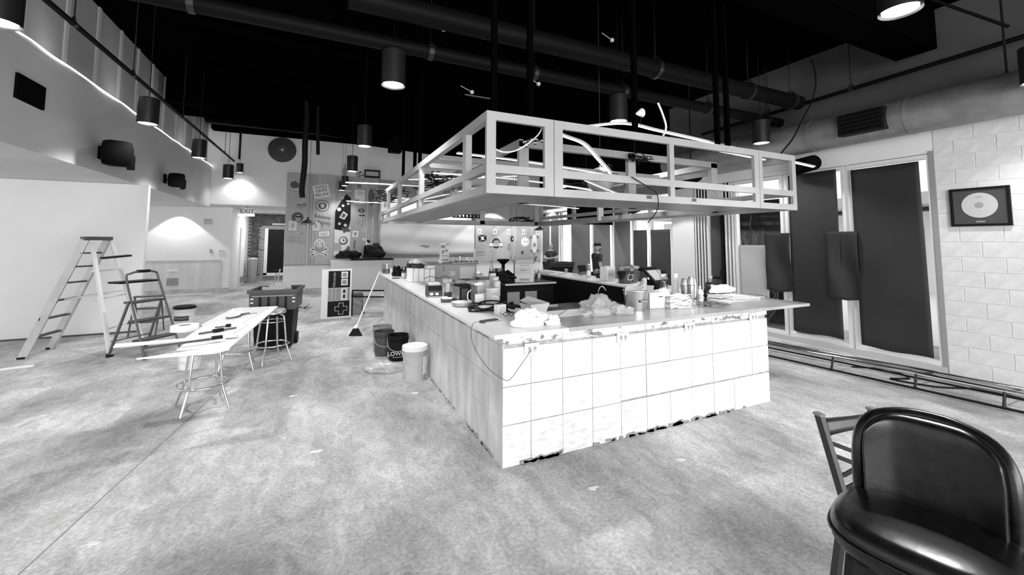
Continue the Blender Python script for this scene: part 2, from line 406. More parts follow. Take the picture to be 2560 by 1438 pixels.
# pendants
def make_pendant(label):
    t = thing('pendant_light', label, 'pendant light', (0, 0, 3.6), 0, 'black cylinder pendant lights')
    b = MB().lathe([(.128, .03), (.135, 0), (.135, .40), (.12, .41)], n=28, cap=False); b.lathe([(.135, .40), (.02, .412)], n=28, cap=False)
    b.build('shade', M_blackm, t, smooth=40)
    MB().cyl((0, 0, .012), (0, 0, .03), .112, n=28).build('lamp_disc', M_lamp, t)
    MB().cyl((0, 0, 0), (0, 0, 1), .006, n=6).build('cord', M_black, t)
    return t
P0 = make_pendant('')
spots = [(-3.87, 1.72, 'cut off by the top left corner of the photo'), (-3.87, 5.0, 'hanging over the step ladder by the rope light'),
 (-3.85, 7.9, 'hanging in front of the smaller wall speaker'), (-3.87, 11.2, 'over the corridor mouth, left of the shorter-looking one'),
 (-3.87, 13.0, 'beside the round wall disc, with a small wire on its cord'), (-.66, 1.72, 'alone in the dark above the left bar counter'),
 (-.66, 5.15, 'left of the canopy against the top edge of the back wall'), (-.67, 8.3, 'over the plank wall with its cord against the white wall'),
 (-.69, 11.4, 'in front of the collage strip, upper of two'), (-.72, 12.75, 'lowest on the plank wall in front of the guitar-shaped picture'),
 (2.66, 1.74, 'glaring just above the middle of the canopy'), (5.6, 1.48, 'between the canopy and the round duct'), (2.69, -1.58, 'large and bright at the top right of the photo'),
 (5.6, -1.60, 'cut off by the right edge of the photo beside the duct'), (6.07, 6.3, 'seen through the right half of the canopy'), (6.0, 8.6, 'seen just under the right half of the canopy')]
for i, (x, y, d) in enumerate(spots):
    o = P0 if i == 0 else copy_tree(P0)
    o.location = (x, y, 3.52 if x == 5.6 else 3.6 if i != 4 else 4.05); o['label'] = 'black cylinder pendant light '+d; o['group'] = 'black cylinder pendant lights'
    for ch in o.children:
        if ch.name.startswith('cord'): ch.location.z = .41; ch.scale.z = (zc(x)-o.location.z-.41*(1, .8, .75)[(i in (8, 9))+2*(i == 4)])/(1, .8, .75)[(i in (8, 9))+2*(i == 4)]
    if i in (8, 9): o.scale = (.8, .8, .8)
    if i == 4: o.scale = (.75, .75, .75)
    l = bpy.data.lights.new('pendant_spot', 'SPOT'); l.energy = LAMP_W*(.3 if y > 10 else .7 if (y > 4.9 and x < -3) else 1.6 if (x > 6 and y > 4) else .55 if x == 5.6 else 1); l.spot_size = math.radians(125); l.spot_blend = .6; l.shadow_soft_size = .09
    s = bpy.data.objects.new('pendant_spot', l); C.objects.link(s); s.location = (x, y, o.location.z-.02)
# assumed recess downlight and wall washers; last unseen spot added to brighten the pier
for x, y, z, e in ((-5.75, 14.05, 2.95, 110), (1.6, 12.85, 3.9, 130), (3.6, 12.85, 3.6, 130), (5.3, 12.5, 3.7, 220), (7.0, 12.2, 3.7, 220), (7.2, 10.0, 3.4, 90), (5.4, 3.9, 3.35, 110)):
    if e:
        l = bpy.data.lights.new('assumed_washer_or_fill', 'SPOT'); l.energy = e; l.spot_size = math.radians(95); l.spot_blend = .15; l.shadow_soft_size = .04
        s = bpy.data.objects.new('assumed_washer_or_fill', l); C.objects.link(s); s.location = (x, y, z)
l = bpy.data.lights.new('assumed_corridor_lamp', 'AREA'); l.size = .6; l.energy = 45  # assumed unseen lamp to light the corridor
s = bpy.data.objects.new('assumed_corridor_lamp', l); C.objects.link(s); s.location = (-3.3, 16.6, 2.95)

# ================= BAR =================
bar = thing('bar_counter', 'white U-shaped bar counter with bare tile-adhesive walls in the room centre', 'bar', (0, 0, 0))
core = MB().bx(.012, 3.29, .012, .12, 0, 1.03).bx(.012, .12, .12, 6.7, 0, 1.03).build('bar_wall', M_grout, bar)
def tile(x0, x1, y0, y1, z0, z1, m, ns=0):
    return MB().bx(x0, x1, y0, y1, z0, z1).build('tile', m, core)
zr = [(.0, .318), (.324, .618), (.626, .925), (.94, 1.03)]
xs = [0, .247, .554, .864, 1.181, 1.49, 1.79, 2.095, 2.40, 2.71, 3.02, 3.30]
for c in range(11):
    for r, (z0, z1) in enumerate(zr):
        g = .003 if c != 4 or r == 0 else .008
        off = random.uniform(0, .006)
        j0 = random.uniform(-.006, .006) if r == 3 else 0
        o = tile(xs[c]+(.002 if c else -.006), xs[c+1]-g, -.006+off*.5, .014, z0+(.012 if r == 1 and c > 3 else 0)+(random.uniform(.0, .025) if r == 3 else 0), z1-(0 if r != 3 else random.uniform(0, .02)), M_tileT if r == 3 else M_tile)
for c in range(22):
    y0 = .015+c*.305
    for r, (z0, z1) in enumerate(zr):
        tile(-.006+random.uniform(0, .004), .014, y0, y0+.3005, z0+(.0 if r < 3 else random.uniform(0, .03)), z1+(.012 if r == 2 else .004 if r < 2 else 0), M_tileL)
# jagged dark gap along the floor
b = MB()
for k in range(60):
    x = random.choice([random.uniform(1.2, 2.6), random.uniform(.2, 3.2)]); w_ = random.uniform(.03, .12)
    b.box(x, -.012, random.uniform(.004, .02), w_, .016, random.uniform(.01, .035), ry=random.uniform(-.3, .3))
for k in range(60):
    y = random.uniform(.2, 6.3); b.box(-.012, y, random.uniform(.004, .015), .014, random.uniform(.03, .12), random.uniform(.008, .03), rx=random.uniform(-.3, .3))
tag(b.build('broken_edge', M_grey, bar), kind='stuff')
# counter slabs
MB().bx(-.13, .55, -.12, 6.85, 1.035, 1.068, bev=.003).build('countertop', M_ctop, bar)
MB().bx(.553, 3.93, -.12, .66, 1.035, 1.068, bev=.003).build('countertop', M_ctopg, bar)['label'] = 'grey front countertop slab'
MB().bx(3.2, 3.93, .663, 6.2, 1.035, 1.068, bev=.003).build('countertop', M_ctop, bar)
MB().bx(.553, 1.2, .35, .66, 1.0685, 1.071).build('paper_liner', M_ctop, bar)
MB().bx(3.24, 3.32, .66, 6.15, 0, 1.03).build('inner_wall', M_black, bar)['label'] = 'black inner cabinet wall'
# outlets on the front face
for x, z in ((.247, .905), (1.20, .905), (2.06, .93), (3.05, .955)):
    t = thing('wall_outlet', 'white double outlet plate on the bar front, '+{.247: 'nearest the left corner with a charger cord', 1.20: 'second from the left corner', 2.06: 'third from the left corner', 3.05: 'at the right end'}[x], 'outlet', (x, -.01, z))
    MB().bx(-.066, .066, -.016, 0, -.046, .046, bev=.003).build('plate', M_white, t)
    for k in (-1, 1):
        MB().bx(k*.025-.014, k*.025+.014, -.019, -.016, -.026, .026).build('socket', M_grey2, t)
        for q in (-.006, .006): MB().bx(k*.025+q-.0015, k*.025+q+.0015, -.0205, -.019, -.004, .012).build('slot', M_black, t)
tag(MB().tube([(-.03, .40, 1.074), (-.135, .36, 1.072), (-.15, .36, .95), (-.13, .25, .84), (-.1, .05, .76), (-.02, -.04, .70), (.04, -.05, .70), (.16, -.05, .83), (.235, -.035, .90)], .0025, 5).build('charger_cord', M_dark, smooth=60), 'thin charger cord hanging around the front left corner of the bar to the outlet', 'cord')
# ================= CANOPY =================
can = thing('bar_canopy', 'large suspended metal canopy frame above the bar with open panels', 'canopy', (0, 0, 2.175))
H = .665
def rect_panel(x0, x1, cols, y=-.1):
    """flat cut-out frame panel facing the front"""
    b = MB()
    for (z0, z1) in ((0, .068), (.165, .232), (H-.07, H)): b.bx(x0, x1, y, y+.035, z0, z1)
    for c in cols:
        for (z0, z1) in ((.068, .165), (.232, H-.07)): b.bx(c[0], c[1], y, y+.035, z0, z1)
    return b
rect_panel(-.2, .418, [(-.2, -.12), (.33, .418)]).build('frame_panel', M_canopy, can)
rect_panel(.424, 3.128, [(.424, .51), (1.76, 1.82), (3.05, 3.128)]).build('frame_panel', M_canopy, can)
rect_panel(3.134, 3.81, [(3.134, 3.19), (3.74, 3.81)]).build('frame_panel', M_canopy, can)
def side(x, ys_, y0=-.06, y1=6.2):
    for (z0, z1) in ((0, .07), (.17, .235), (H-.075, H)): MB().bx(x, x+.06, y0, y1, z0, z1).build('side_rail', M_canopy, can)
    for y in ys_: MB().bx(x+.001, x+.059, y, y+.09, .07, H-.07).build('post', M_canopy, can)
side(-.2, (.42, 2.3, 3.95, 5.2, 6.1))
side(3.75, (1.0, 2.9, 4.6, 6.1))
for (z0, z1) in ((0, .07), (H-.075, H)): MB().bx(-.2, 3.81, 6.14, 6.2, z0, z1).build('back_rail', M_canopy, can)
for x in (.6, 1.9, 3.1): MB().bx(x, x+.07, 6.14, 6.2, .07, H-.07).build('post', M_canopy, can)
# inner ring
for x, y in ((.43, .6), (1.84, .6), (3.22, .6), (.43, 3.0), (3.22, 3.0), (.43, 5.45), (1.84, 5.45), (3.22, 5.45)):
    MB().bx(x, x+.11, y, y+.05, 0, H-.02).build('inner_post', M_canopy, can)
for z0 in (.0, H-.08):
    M_in = M_canopy if z0 else M_canopyd
    MB().bx(.43, 3.33, .6, .66, z0, z0+.075).build('inner_rail', M_in, can); MB().bx(.43, 3.33, 5.45, 5.51, z0, z0+.075).build('inner_rail', M_in, can)
    MB().bx(.43, .49, .66, 5.45, z0, z0+.075).build('inner_rail', M_in, can); MB().bx(3.27, 3.33, .66, 5.45, z0, z0+.075).build('inner_rail', M_in, can)
for y in (2.2, 3.9):
    MB().bx(-.14, .43, y, y+.05, H-.08, H-.02).build('cross_rail', M_canopy, can); MB().bx(3.33, 3.75, y, y+.05, H-.08, H-.02).build('cross_rail', M_canopy, can)
MB().bx(-.14, 3.75, 1.55, 1.61, H-.1, H-.04).build('cross_rail', M_canopy, can)
# shelf pans between the two rings
pans = [(-.15, .44, 0, .0 if False else 1.5), (-.15, .44, 1.52, 3.3), (-.15, .44, 3.32, 5.4)]
for (x0, x1, y0, y1) in [(.44, 1.9, -.06, .6), (1.91, 3.2, -.06, .6), (-.15, .43, -.06, 1.7), (-.15, .43, 1.72, 3.4), (-.15, .43, 3.42, 5.2), (3.34, 3.76, -.06, 1.1)]:
    MB().bx(x0, x1, y0, y1, .004, .02).build('shelf_pan', M_canopyd, can)
for x in (1.45, 2.05): MB().bx(x, x+.06, -.104, -.1, .03, .06).build('bracket_plate', M_dark, can)
# suspension posts
for i, (x, y) in enumerate([(-.1, 0), (.24, 0), (1.41, 0), (2.585, 0), (2.75, 0), (-.12, 2.7), (-.12, 3.05), (-.12, 4.0), (3.5, 5.0)]):
    MB().bx(x-.022, x+.022, y-.022, y+.022, H, zc(x)-2.175-.01).build('suspension_post', M_blackceil, can)
# LED strips lying over and through the canopy
def strip(label, pts, w_=.055):
    t = thing('led_strip', label, 'LED strip', (0, 0, 0), 0, 'loose LED strips in the canopy')
    b = MB(); P = [Vector(p) for p in pts]; Q = []
    for i in range(len(P)-1):
        a, b_, c, d = P[max(i-1, 0)], P[i], P[i+1], P[min(i+2, len(P)-1)]
        for k in range(6):
            s = k/6; Q.append(.5*((2*b_)+(-a+c)*s+(2*a-5*b_+4*c-d)*s*s+(-a+3*b_-3*c+d)*s**3))
    Q.append(P[-1])
    g = MB()
    for i in range(len(Q)-1):
        b.bar(Q[i], Q[i+1]+(Q[i+1]-Q[i])*.02, w_, .012)
        g.bar(Q[i]-Vector((0, .0, .010)), Q[i+1]-Vector((0, 0, .010)), w_*.45, .006)
        if i % 6 == 5 or i == len(Q)-2: g.build('diodes', M_led, t); g = MB()
    b.build('channel', M_grey2, t)
    return t
strip('long LED strip bowed over the front right of the canopy and past its end', [(.83, .1, 2.88), (1.36, .1, 2.985), (1.8, .1, 2.965), (2.45, .1, 2.93), (3.45, .1, 2.865), (4.55, .1, 2.80)])
strip('second LED strip bowed close behind the long one over the canopy', [(1.0, .2, 2.9), (1.8, .2, 2.93), (2.8, .2, 2.875), (3.7, .2, 2.84)])
strip('LED strip sagging steeply from the front rail behind the wide panel', [(.49, 0, 2.765), (.68, .1, 2.77), (.91, .2, 2.765), (1.08, .3, 2.735), (1.27, .4, 2.66), (1.5, .5, 2.55)])
strip('LED strip crossing level behind the front panels', [(-.1, 1.0, 2.72), (.8, 1.1, 2.72), (1.9, 1.2, 2.68), (3.0, 1.3, 2.60)])
strip('lower LED strip crossing behind the front panels', [(-.1, 2.0, 2.66), (1.0, 2.1, 2.68), (2.2, 2.2, 2.63), (3.4, 2.3, 2.55)])
strip('LED strip lying diagonally in the left half of the canopy', [(-.1, 3.6, 2.80), (.7, 2.6, 2.74), (1.3, 1.7, 2.70)])
strip('short LED strip poking out left of the canopy over the plank wall', [(-.95, 5.6, 2.95), (-.3, 5.5, 2.95), (.6, 5.4, 2.94)])
strip('LED strip drooping off the rear left corner of the canopy', [(-.9, 6.0, 2.62), (-.2, 5.6, 2.58), (.8, 5.0, 2.62)])
strip('LED strip rising diagonally in the rear left of the canopy', [(-.1, 5.4, 2.5), (.5, 4.6, 2.62), (1.1, 3.6, 2.74)])
strip('LED strip across the rear half of the canopy', [(0, 4.2, 2.5), (1.2, 4.2, 2.56), (2.6, 4.2, 2.54), (3.6, 4.2, 2.5)])
strip('LED strip angled down behind the second front post', [(1.15, .9, 2.62), (1.45, .8, 2.48), (1.75, .7, 2.36)], .03)
for lab, x, y, z, r in (('mirrored ball hanging behind the wide canopy panel', 2.2, 1.6, 2.66, .185), ('glass globe resting in the canopy left of the mirrored ball', .90, 1.7, 2.44, .15)):
    t = thing('mirror_ball', lab, 'ball', (x, y, z))
    MB().sph((0, 0, 0), r, u=28, v=18).build('ball', M_mirror if r > .15 else M_clear, t, smooth=180 if r < .15 else None)
    MB().cyl((0, 0, r-.01), (0, 0, r+.03), .02, n=10).build('cap', M_steel, t)
    if r > .15: MB().cyl((0, 0, r), (0, 0, 5.3-z), .003, n=5).build('wire', M_dark, t)
t = thing('bulb_string', 'cluster of small shiny bulbs tied at the first front joint of the canopy', 'bulbs', (.50, .3, 2.80))
for k in range(8): MB().sph((-.16+.035*k, .03*math.sin(k*2), -.09+.012*k+.02*math.cos(k*3)), .022, u=10, v=8).build('bulb', M_chrome, t, smooth=180)
MB().tube([(-.18, 0, -.07), (-.05, .03, -.02), (.05, 0, .0), (.12, .0, .04)], .004, 5).build('wire', M_black, t)
t = thing('junction_tray', 'black slotted cable tray hanging under the rear left of the canopy', 'tray', (1.6, 5.6, 2.33)); MB().bx(-.35, .35, -.03, .03, -.02, .0).bx(-.35, .35, -.03, .03, .05, .065).build('rails', M_black, t)
for k in range(8): MB().bx(-.33+.085*k, -.30+.085*k, -.03, .03, .0, .05).build('slat', M_black, t)
# wiring bundles
def mess(label, c, r, n, thick=.007, seed=1, m=M_black):
    random.seed(seed); b = MB()
    for k in range(n):
        p = [Vector(c)+Vector((random.uniform(-r[0], r[0]), random.uniform(-r[1], r[1]), random.uniform(-r[2], r[2]))) for _ in range(5)]
        b.tube(p, thick, 5, smooth=5)
    return tag(b.build('wire_bundle', m, smooth=60), label, 'wires', 'wire bundles in the canopy')
mess('tangle of black wires hanging in the left half of the canopy', (.25, 3.0, 2.68), (.32, .45, .14), 12, seed=3)
mess('bundle of wires tied to the inner post behind the wide panel', (1.95, .55, 2.76), (.18, .1, .05), 8, .005, seed=4)
mess('loose black wires at the rear left of the canopy', (-.1, 5.5, 2.72), (.35, .3, .16), 8, .007, seed=5)
mess('white wires lying on the rear shelf of the canopy', (2.3, 5.9, 2.28), (.5, .08, .06), 8, .012, seed=6, m=M_white)
mess('black wires heaped on the rear shelf of the canopy', (3.0, 5.7, 2.28), (.4, .1, .09), 9, .01, seed=7)
mess('thin wires looped along the upper right inside of the canopy', (2.6, 2.2, 2.72), (.7, .7, .08), 6, .005, seed=8)
random.seed(11)
_c = MB().tube([(-.12, .1, 2.62), (0, .05, 2.55), (.18, .1, 2.60), (.32, 0, 2.72), (.36, -.02, 2.83)], .007, 6).build('white_cord', M_white, smooth=60); _c.parent = can; _c.location = (0, 0, -2.175); _c['label'] = 'white cord curving up through the first front panel of the canopy'
_c = MB().tube([(1.60, -.12, 3.16), (1.66, -.12, 3.05), (1.70, -.12, 2.93), (1.66, -.12, 2.84)], .011, 6).build('white_cord', M_white, smooth=60); _c.parent = can; _c.location = (0, 0, -2.175); _c['label'] = 'thick white cord hanging beside the middle suspension post'
_c = MB().tube([(1.25, -.12, 2.40), (1.42, -.13, 2.32), (1.55, -.13, 2.25), (1.56, -.12, 2.1), (1.55, 0, 1.98)], .005, 6).build('black_cord', M_black, smooth=60); _c.parent = can; _c.location = (0, 0, -2.175); _c['label'] = 'thin black cord hanging below the front rail of the canopy'
t = thing('spot_lamp', 'small white clip lamp head beside the middle suspension post', 'lamp', (1.41, -.1, 3.02))
MB().cyl((-.07, 0, 0), (.0, 0, .02), .01, .045, n=12).build('lamp_head', M_white, t); MB().cyl((0, 0, .02), (-.02, 0, -.1), .004, n=6).build('arm', M_black, t)
# sprinkler heads and little fittings in the dark
for i, (x, y, z, d) in enumerate([(1.957, 1, 4.39, 'above the bright pendant'), (.408, 2, 3.79, 'left above the canopy corner'), (-.1, 1.6, 4.35, 'on the long pipe'), (1.15, 1.5, 3.85, 'under the long pipe')]):
    t = thing('ceiling_fitting', 'small pale ceiling fitting on an arm '+d, 'fitting', (x, y, z))
    MB().sph((0, 0, 0), .028, u=10, v=6).build('head', M_grey2, t); MB().cyl((0, 0, 0), (-.16, 0, .06), .006, n=6).build('arm', M_grey, t)
    if i in (1,): MB().bar((-.1, 0, -.05), (.35, 0, -.05), .015, .015).build('bar', M_dark, t)
for i, (x, y, s, lab) in enumerate([(-4.35, 5.45, 1.0, 'larger black wall speaker on a bracket under the rope light'), (-4.4, 8.6, .8, 'smaller black wall speaker further along the soffit')]):
    t = thing('wall_speaker', lab, 'speaker', (x, y, 3.17), .0, 'black wall speakers on the soffit')
    b = MB(); b.box(0, 0, 0, .36*s, .78*s, .40*s, rz=.3, rx=.12, bev=.09*s); b.build('cabinet', M_sblack, t, smooth=40)
    MB().box(.15*s, .05, -.12*s, .1*s, .5*s, .18, rz=.3).build('grille', M_sblack, t)
    MB().bx(-.35+(.05 if i else 0), -.33+(.05 if i else 0), .28*s, .5*s, -.05, .16).build('bracket_plate', M_sblack, t)
    MB().cyl((-.3, .35*s, .03), (0, .15*s, 0), .02, n=8).build('arm', M_black, t)
for x, y, z, lab, sc in ((6.2, 1.1, 3.13, 'black speaker hung under the round duct above the papered window', .7), (5.6, 3.0, 3.15, 'black speaker hung behind the right half of the canopy', .8), (5.7, 4.8, 2.65, 'black speaker hung low behind the right half of the canopy', .75)):
    t = thing('hanging_speaker', lab, 'speaker', (x, y, z))
    MB().cyl((-.1, -.25*sc, 0), (.1, .3*sc, 0), .18*sc, .2*sc, n=20).build('cabinet', M_sblack, t, smooth=40); MB().cyl((0, 0, .1), (0, 0, (.12 if x > 6 else 1.95 if z > 3 else 2.5)), .015, n=6).build('bracket', M_black, t)
t = thing('box_speaker', 'black box speaker hung high against the back wall left of the canopy', 'speaker', (.82, 11, 4.98))
MB().box(0, 0, 0, .42, .34, .42, bev=.04).build('cabinet', M_sblack, t); MB().cyl((0, 0, .2), (0, 0, .42), .03, n=8).build('mount', M_black, t); MB().box(-.02, -.175, 0, .34, .01, .34).build('grille', M_sblack, t)
t = thing('wall_vent', 'square black vent panel high on the left soffit', 'vent', (-4.68, 3.93, 3.62))
MB().bx(-.02, .01, -.27, .27, -.15, .15).build('frame', M_sblack, t)
for k in range(6): MB().bx(.01, .016, -.25, .25, -.125+k*.045, -.105+k*.045).build('slat', M_sblack, t)
# TV
t = thing('television', 'large black flat television seen under the rear of the canopy', 'television', (6.55, 8.0, 2.65))
MB().bx(-.78, 1.0, -.03, .03, -.3, .32, bev=.01).build('body', M_sblack, t); MB().bx(-.74, .96, -.034, -.03, -.27, .29).build('screen', mat('tv_screen', .002, .5, spec=.03), t)
MB().cyl((0, .05, .2), (0, .05, 2.3), .025, n=8).build('ceiling_mount', M_black, t)
# ================= WINDOW COVERINGS =================
def sheet(label, y0, y1, z0, z1, x=6.46, amp=.012, skew=0, m=M_paper, name='window_covering', grp=None, seed=0, cat='sheet'):
    rnd = random.Random(seed); ph = rnd.random()*6
    def fn(u, v):
        y = y0+(y1-y0)*u+skew*v; z = z0+(z1-z0)*v
        return (x-.004-amp*(.5+.5*math.sin(ph+5*u+3.1*v+2*math.sin(4*v+ph))), y, z+.012*math.sin(7*u+ph)*(1-v))
    o = MB().grid(fn, 14, 20).build(name, m, smooth=180, solid=.003)
    return tag(o, label, cat, grp)
sheet('black sheet covering the tall window pane beside the block wall', -.29, .555, .17, 2.97, seed=1, skew=.02)
sheet('black sheet covering the second window pane from the block wall', 0.80, 1.585, .2, 3.02, seed=2, skew=-.02)
sheet('small black sheet hung over the mullion between the two covered panes', .52, .96, .86, 1.97, x=6.47, amp=.07, seed=3)
sheet('small black sheet hung over the mullion beside the pale board', 1.56, 2.02, .88, 1.96, x=6.47, amp=.07, seed=4)
sheet('pale board leaning against the uncovered window right of the door', 2.03, 2.62, .72, 1.73, x=6.49, amp=.002, m=mat('pale_board', .5, .6), name='pale_board', cat='board')
for i, (a, c) in enumerate([(5.58, 6.34), (6.5, 7.1), (7.24, 8.02), (8.25, 9.20), (9.42, 10.62), (11.6, 12.22), (12.35, 12.95)]):
    sheet('dark sheet on the far side windows, '+['nearest the white pier', 'second from the white pier', 'left of the two nearest the pier', 'behind the standing person in the cap, right side', 'behind the standing person in the cap, left side', 'left of the seated-looking person at the bin', 'beside the end of the plank wall'][i], a, c, .15, 2.15 if i < 2 else 3.0, x=7.66, amp=.01, seed=10+i, m=mat('far_sheet_unlit', .035, .7) if i < 2 else mat('far_sheet_lit', .14, .7), grp='sheets on the far windows')  # wash light is put into the colour: lighter copy away from the pier
# outside: vines, pale building, ground
random.seed(21)
t = thing('climbing_vine', 'leafless tangled vines outside the uncovered window beside the door', 'vine', (7.5, 3.0, -.1))
mv = mat('vine', .16, .9)
for k in range(26):
    y = random.uniform(-.55, .75); p = [Vector((random.uniform(-.1, .1), y*.6, 0))]
    for s in range(9): p.append(p[-1]+Vector((random.uniform(-.08, .08), random.uniform(-.16, .16), random.uniform(.12, .34))))
    MB().tube(p, random.uniform(.006, .014), 4, smooth=2).build('stem', mv, t)
tag(MB().bx(7.8, 7.85, 2.2, 4.15, -.1, 2.75).build('outside_panel', mat('outside_dark', .02, .9, n=(3, .02))), 'dark panel added outside as a backdrop to the tangled vines', 'wall')  # plain dark panel added as backdrop to the vines
t = thing('building', 'pale building with a flat canopy outside, seen above the vines', 'building', (20, 4, -.1))
MB().bx(0, 4, -14, 14, 0, 3.1).build('wall', M_white2, t); MB().bx(-1.5, 4.5, -14.5, 14.5, 3.3, 3.75).build('roof', M_grey2, t)
for k in range(8): MB().bx(-.02, 0, -13+k*3.4, -11.4+k*3.4, .9, 2.5).build('window', M_dark, t)
# framed record
t = thing('framed_record', 'black framed round record disc hanging on the white block wall', 'picture', (6.48, -.83, 2.265))
MB().bx(-.02, .015, -.275, .275, -.255, -.225).bx(-.02, .015, -.275, .275, .225, .255).bx(-.02, .015, -.275, -.245, -.225, .225).bx(-.02, .015, .245, .275, -.225, .225).build('frame', M_black, t)
MB().bx(-.005, .01, -.245, .245, -.225, .225).build('backing', M_dark, t)
MB().cyl((-.012, .0, .02), (-.005, .0, .02), .165, n=40).build('disc', M_grey2, t); MB().cyl((-.015, 0, .02), (-.012, 0, .02), .04, n=24).build('disc_label', M_grey, t)
MB().bx(-.008, -.005, -.04, .04, -.205, -.185).build('plaque', M_grey, t)
MB().bx(-.0125, -.012, -.03, .03, .12, .135).build('disc_print', M_grey, t)
# foot rail running along the right wall base
t = thing('foot_rail', 'low steel double foot rail on stubby brackets along the right wall', 'rail', (0, 0, 0))
def along(x0, x1, y, ya=1.75, yb=-4): return x0+(x1-x0)*(y-ya)/(yb-ya)
for (xa, xb, z, r) in ((5.05, 5.85, .17, .03), (5.32, 6.45, .13, .028), (4.9, 5.65, .03, .014), (5.12, 5.95, .10, .012)):
    MB().tube([(xa, 2.0, z), ((xa+xb)/2, -1, z), (xb, -4, z)], r, 10, smooth=2).build('rail', M_chrome if z > .11 else M_black, t, smooth=60)
for y in (1.3, .35, -.5, -1.2, -1.9):
    x = along(5.05, 5.85, y); MB().tube([(x, y, .17), (x-.03, y, .07), (x-.05, y, .012)], .014, 8, smooth=2).build('bracket', M_blackm, t); MB().cyl((x-.05, y, 0), (x-.05, y, .012), .045, n=14).build('foot', M_blackm, t)
    MB().bar((x, y, .17), (along(5.32, 6.45, y), y, .13), .02, .02).build('cross_tie', M_blackm, t)
tag(MB().tube([(5.6, .3, .012), (5.9, .0, .012), (5.7, -.3, .012), (5.45, -.2, .012), (5.6, -.6, .012), (6.0, -.9, .012), (5.9, -1.4, .012)], .011, 6).build('floor_cable', M_black, smooth=60), 'black cable looped on the floor among the foot rails', 'cable')
t = thing('vacuum', 'small dark round-nosed shop vacuum behind the right end of the bar', 'vacuum', (5.9, 1.95, 0))
MB().cyl((-.12, 0, .12), (.15, .05, .12), .11, n=18).build('drum', M_dark, t, smooth=40); MB().bx(-.3, -.14, -.1, .1, .0, .2, bev=.02).build('body', M_grey, t); MB().tube([(-.3, 0, .15), (-.45, .05, .1), (-.5, -.1, .03)], .02).build('hose', M_black, t)

# ================= PLANK WALL AND ITS STICKERS =================
pw = struct('wall_back_planks', MB().bx(-2.49, .60, 13.268, 13.3, .93, 4.19).bx(4.55, 7.69, 13.268, 13.3, .93, 4.19), mat('plank_gap', .12, .8))
x = -2.49; i = 0; mw = [mat('plank_%d' % k, v_, .6, n=(2.2, .04, (9, 1, .35))) for k, v_ in enumerate((.42, .46, .38))]
for x0, x1 in ((-2.49, .60), (4.55, 7.69)):
    x = x0; k = 0
    while x < x1-.02:
        w_ = min([.66, .09, .09, .11][k % 4], x1-x)
        MB().bx(x+.004, x+w_-.004, 13.25, 13.268, .93+random.uniform(0, .02), 4.19).build('plank', mw[(k*7+3) % 3], pw)
        x += w_; k += 1
WY = 13.248
def flat(u, v, w_): return (u, -w_, v)
def sticker(name, label, x, z, cat='sticker', y=WY, rot=0):
    t = thing(name, label, cat, (x, y, z)); t.rotation_euler = (0, rot, 0); return t
def rect(w_, h_, cx=0, cz=0): return [(cx-w_/2, cz-h_/2), (cx+w_/2, cz-h_/2), (cx+w_/2, cz+h_/2), (cx-w_/2, cz+h_/2)]
def ell(a, b_, cx=0, cz=0, n=28, j=0, seed=0):
    r_ = random.Random(seed); return [(cx+a*math.cos(2*PI*k/n)*(1+r_.uniform(-j, j)), cz+b_*math.sin(2*PI*k/n)*(1+r_.uniform(-j, j))) for k in range(n)]
def pf(t, name, poly, m, off=0, d=.003): return MB().prism([(u, v) for u, v in poly], lambda u, v, w_: (u, -off-w_, v), d).build(name, m, t)
tx = lambda t, s, size, m, z=0, x=0, off=.006, sx=1: text('lettering', s, size, m, t, (x, -off, z), FRONT, .001, sx)
t = sticker('sticker', 'white tilted square sticker with a three-line slogan in black capitals', -1.38, 3.59, rot=-.22)
pf(t, 'backing', rect(.52, .46), M_white2)
for k, s in enumerate(('FRANKIE', 'SAYS', 'RELAX')): tx(t, s, [.11, .155, .155][k], M_black, [.15, .02, -.13][k], sx=[.95, 1.15, 1.0][k])
t = sticker('sticker', 'grey rounded monster-like blob sticker with pale outline at the plank wall top left', -2.256, 3.71, rot=.2)
pf(t, 'backing', ell(.2, .17, 0, .05, j=.12, seed=3), M_grey2); pf(t, 'figure', ell(.14, .13, 0, .06, j=.15, seed=4), M_dark, .003); pf(t, 'banner', rect(.38, .09, 0, -.16), M_grey2, .002); pf(t, 'print', rect(.3, .04, 0, -.16), M_grey, .006)
t = sticker('sticker', 'round dark badge sticker with a pale head silhouette under the tilted white square', -1.33, 3.06)
pf(t, 'rim', ell(.23, .21), M_dark); pf(t, 'ring', ell(.205, .185), M_grey2, .003); pf(t, 'field', ell(.14, .125), M_dark, .006); pf(t, 'head', ell(.07, .085, 0, .01, j=.08, seed=8), M_grey2, .009)
t = sticker('sticker', 'small faded grey lettering sticker on the first wide plank', -2.0, 3.1, rot=.12)
pf(t, 'line', rect(.3, .035, 0, -.04), M_dark); pf(t, 'line', rect(.1, .03, .08, .02), M_dark); pf(t, 'smudge', ell(.12, .06, -.05, -.12, j=.2, seed=5), M_grey)
t = sticker('sticker', 'round dark sticker of a face in black sunglasses', -2.12, 2.62)
pf(t, 'disc', ell(.19, .18), M_dark); pf(t, 'face', ell(.09, .13, .02, -.03), M_grey, .003); pf(t, 'sunglasses', rect(.17, .045, .03, .02), M_black, .006)
def card(label, x, z, suit=M_grey, w_=.2, h_=.3):
    t = sticker('playing_card', label, x, z, 'sticker'); t['group'] = 'playing card stickers'
    pf(t, 'card', rect(w_, h_), M_white2, d=.004); pf(t, 'border', rect(w_*.72, h_*.78), mat('card_face', .6, .8), .004, .002)
    pf(t, 'diamond', [(0, -h_*.16), (w_*.18, 0), (0, h_*.16), (-w_*.18, 0)], suit, .007); return t
card('large playing card sticker at the left edge of the plank wall', -2.26, 2.32, w_=.24, h_=.33)
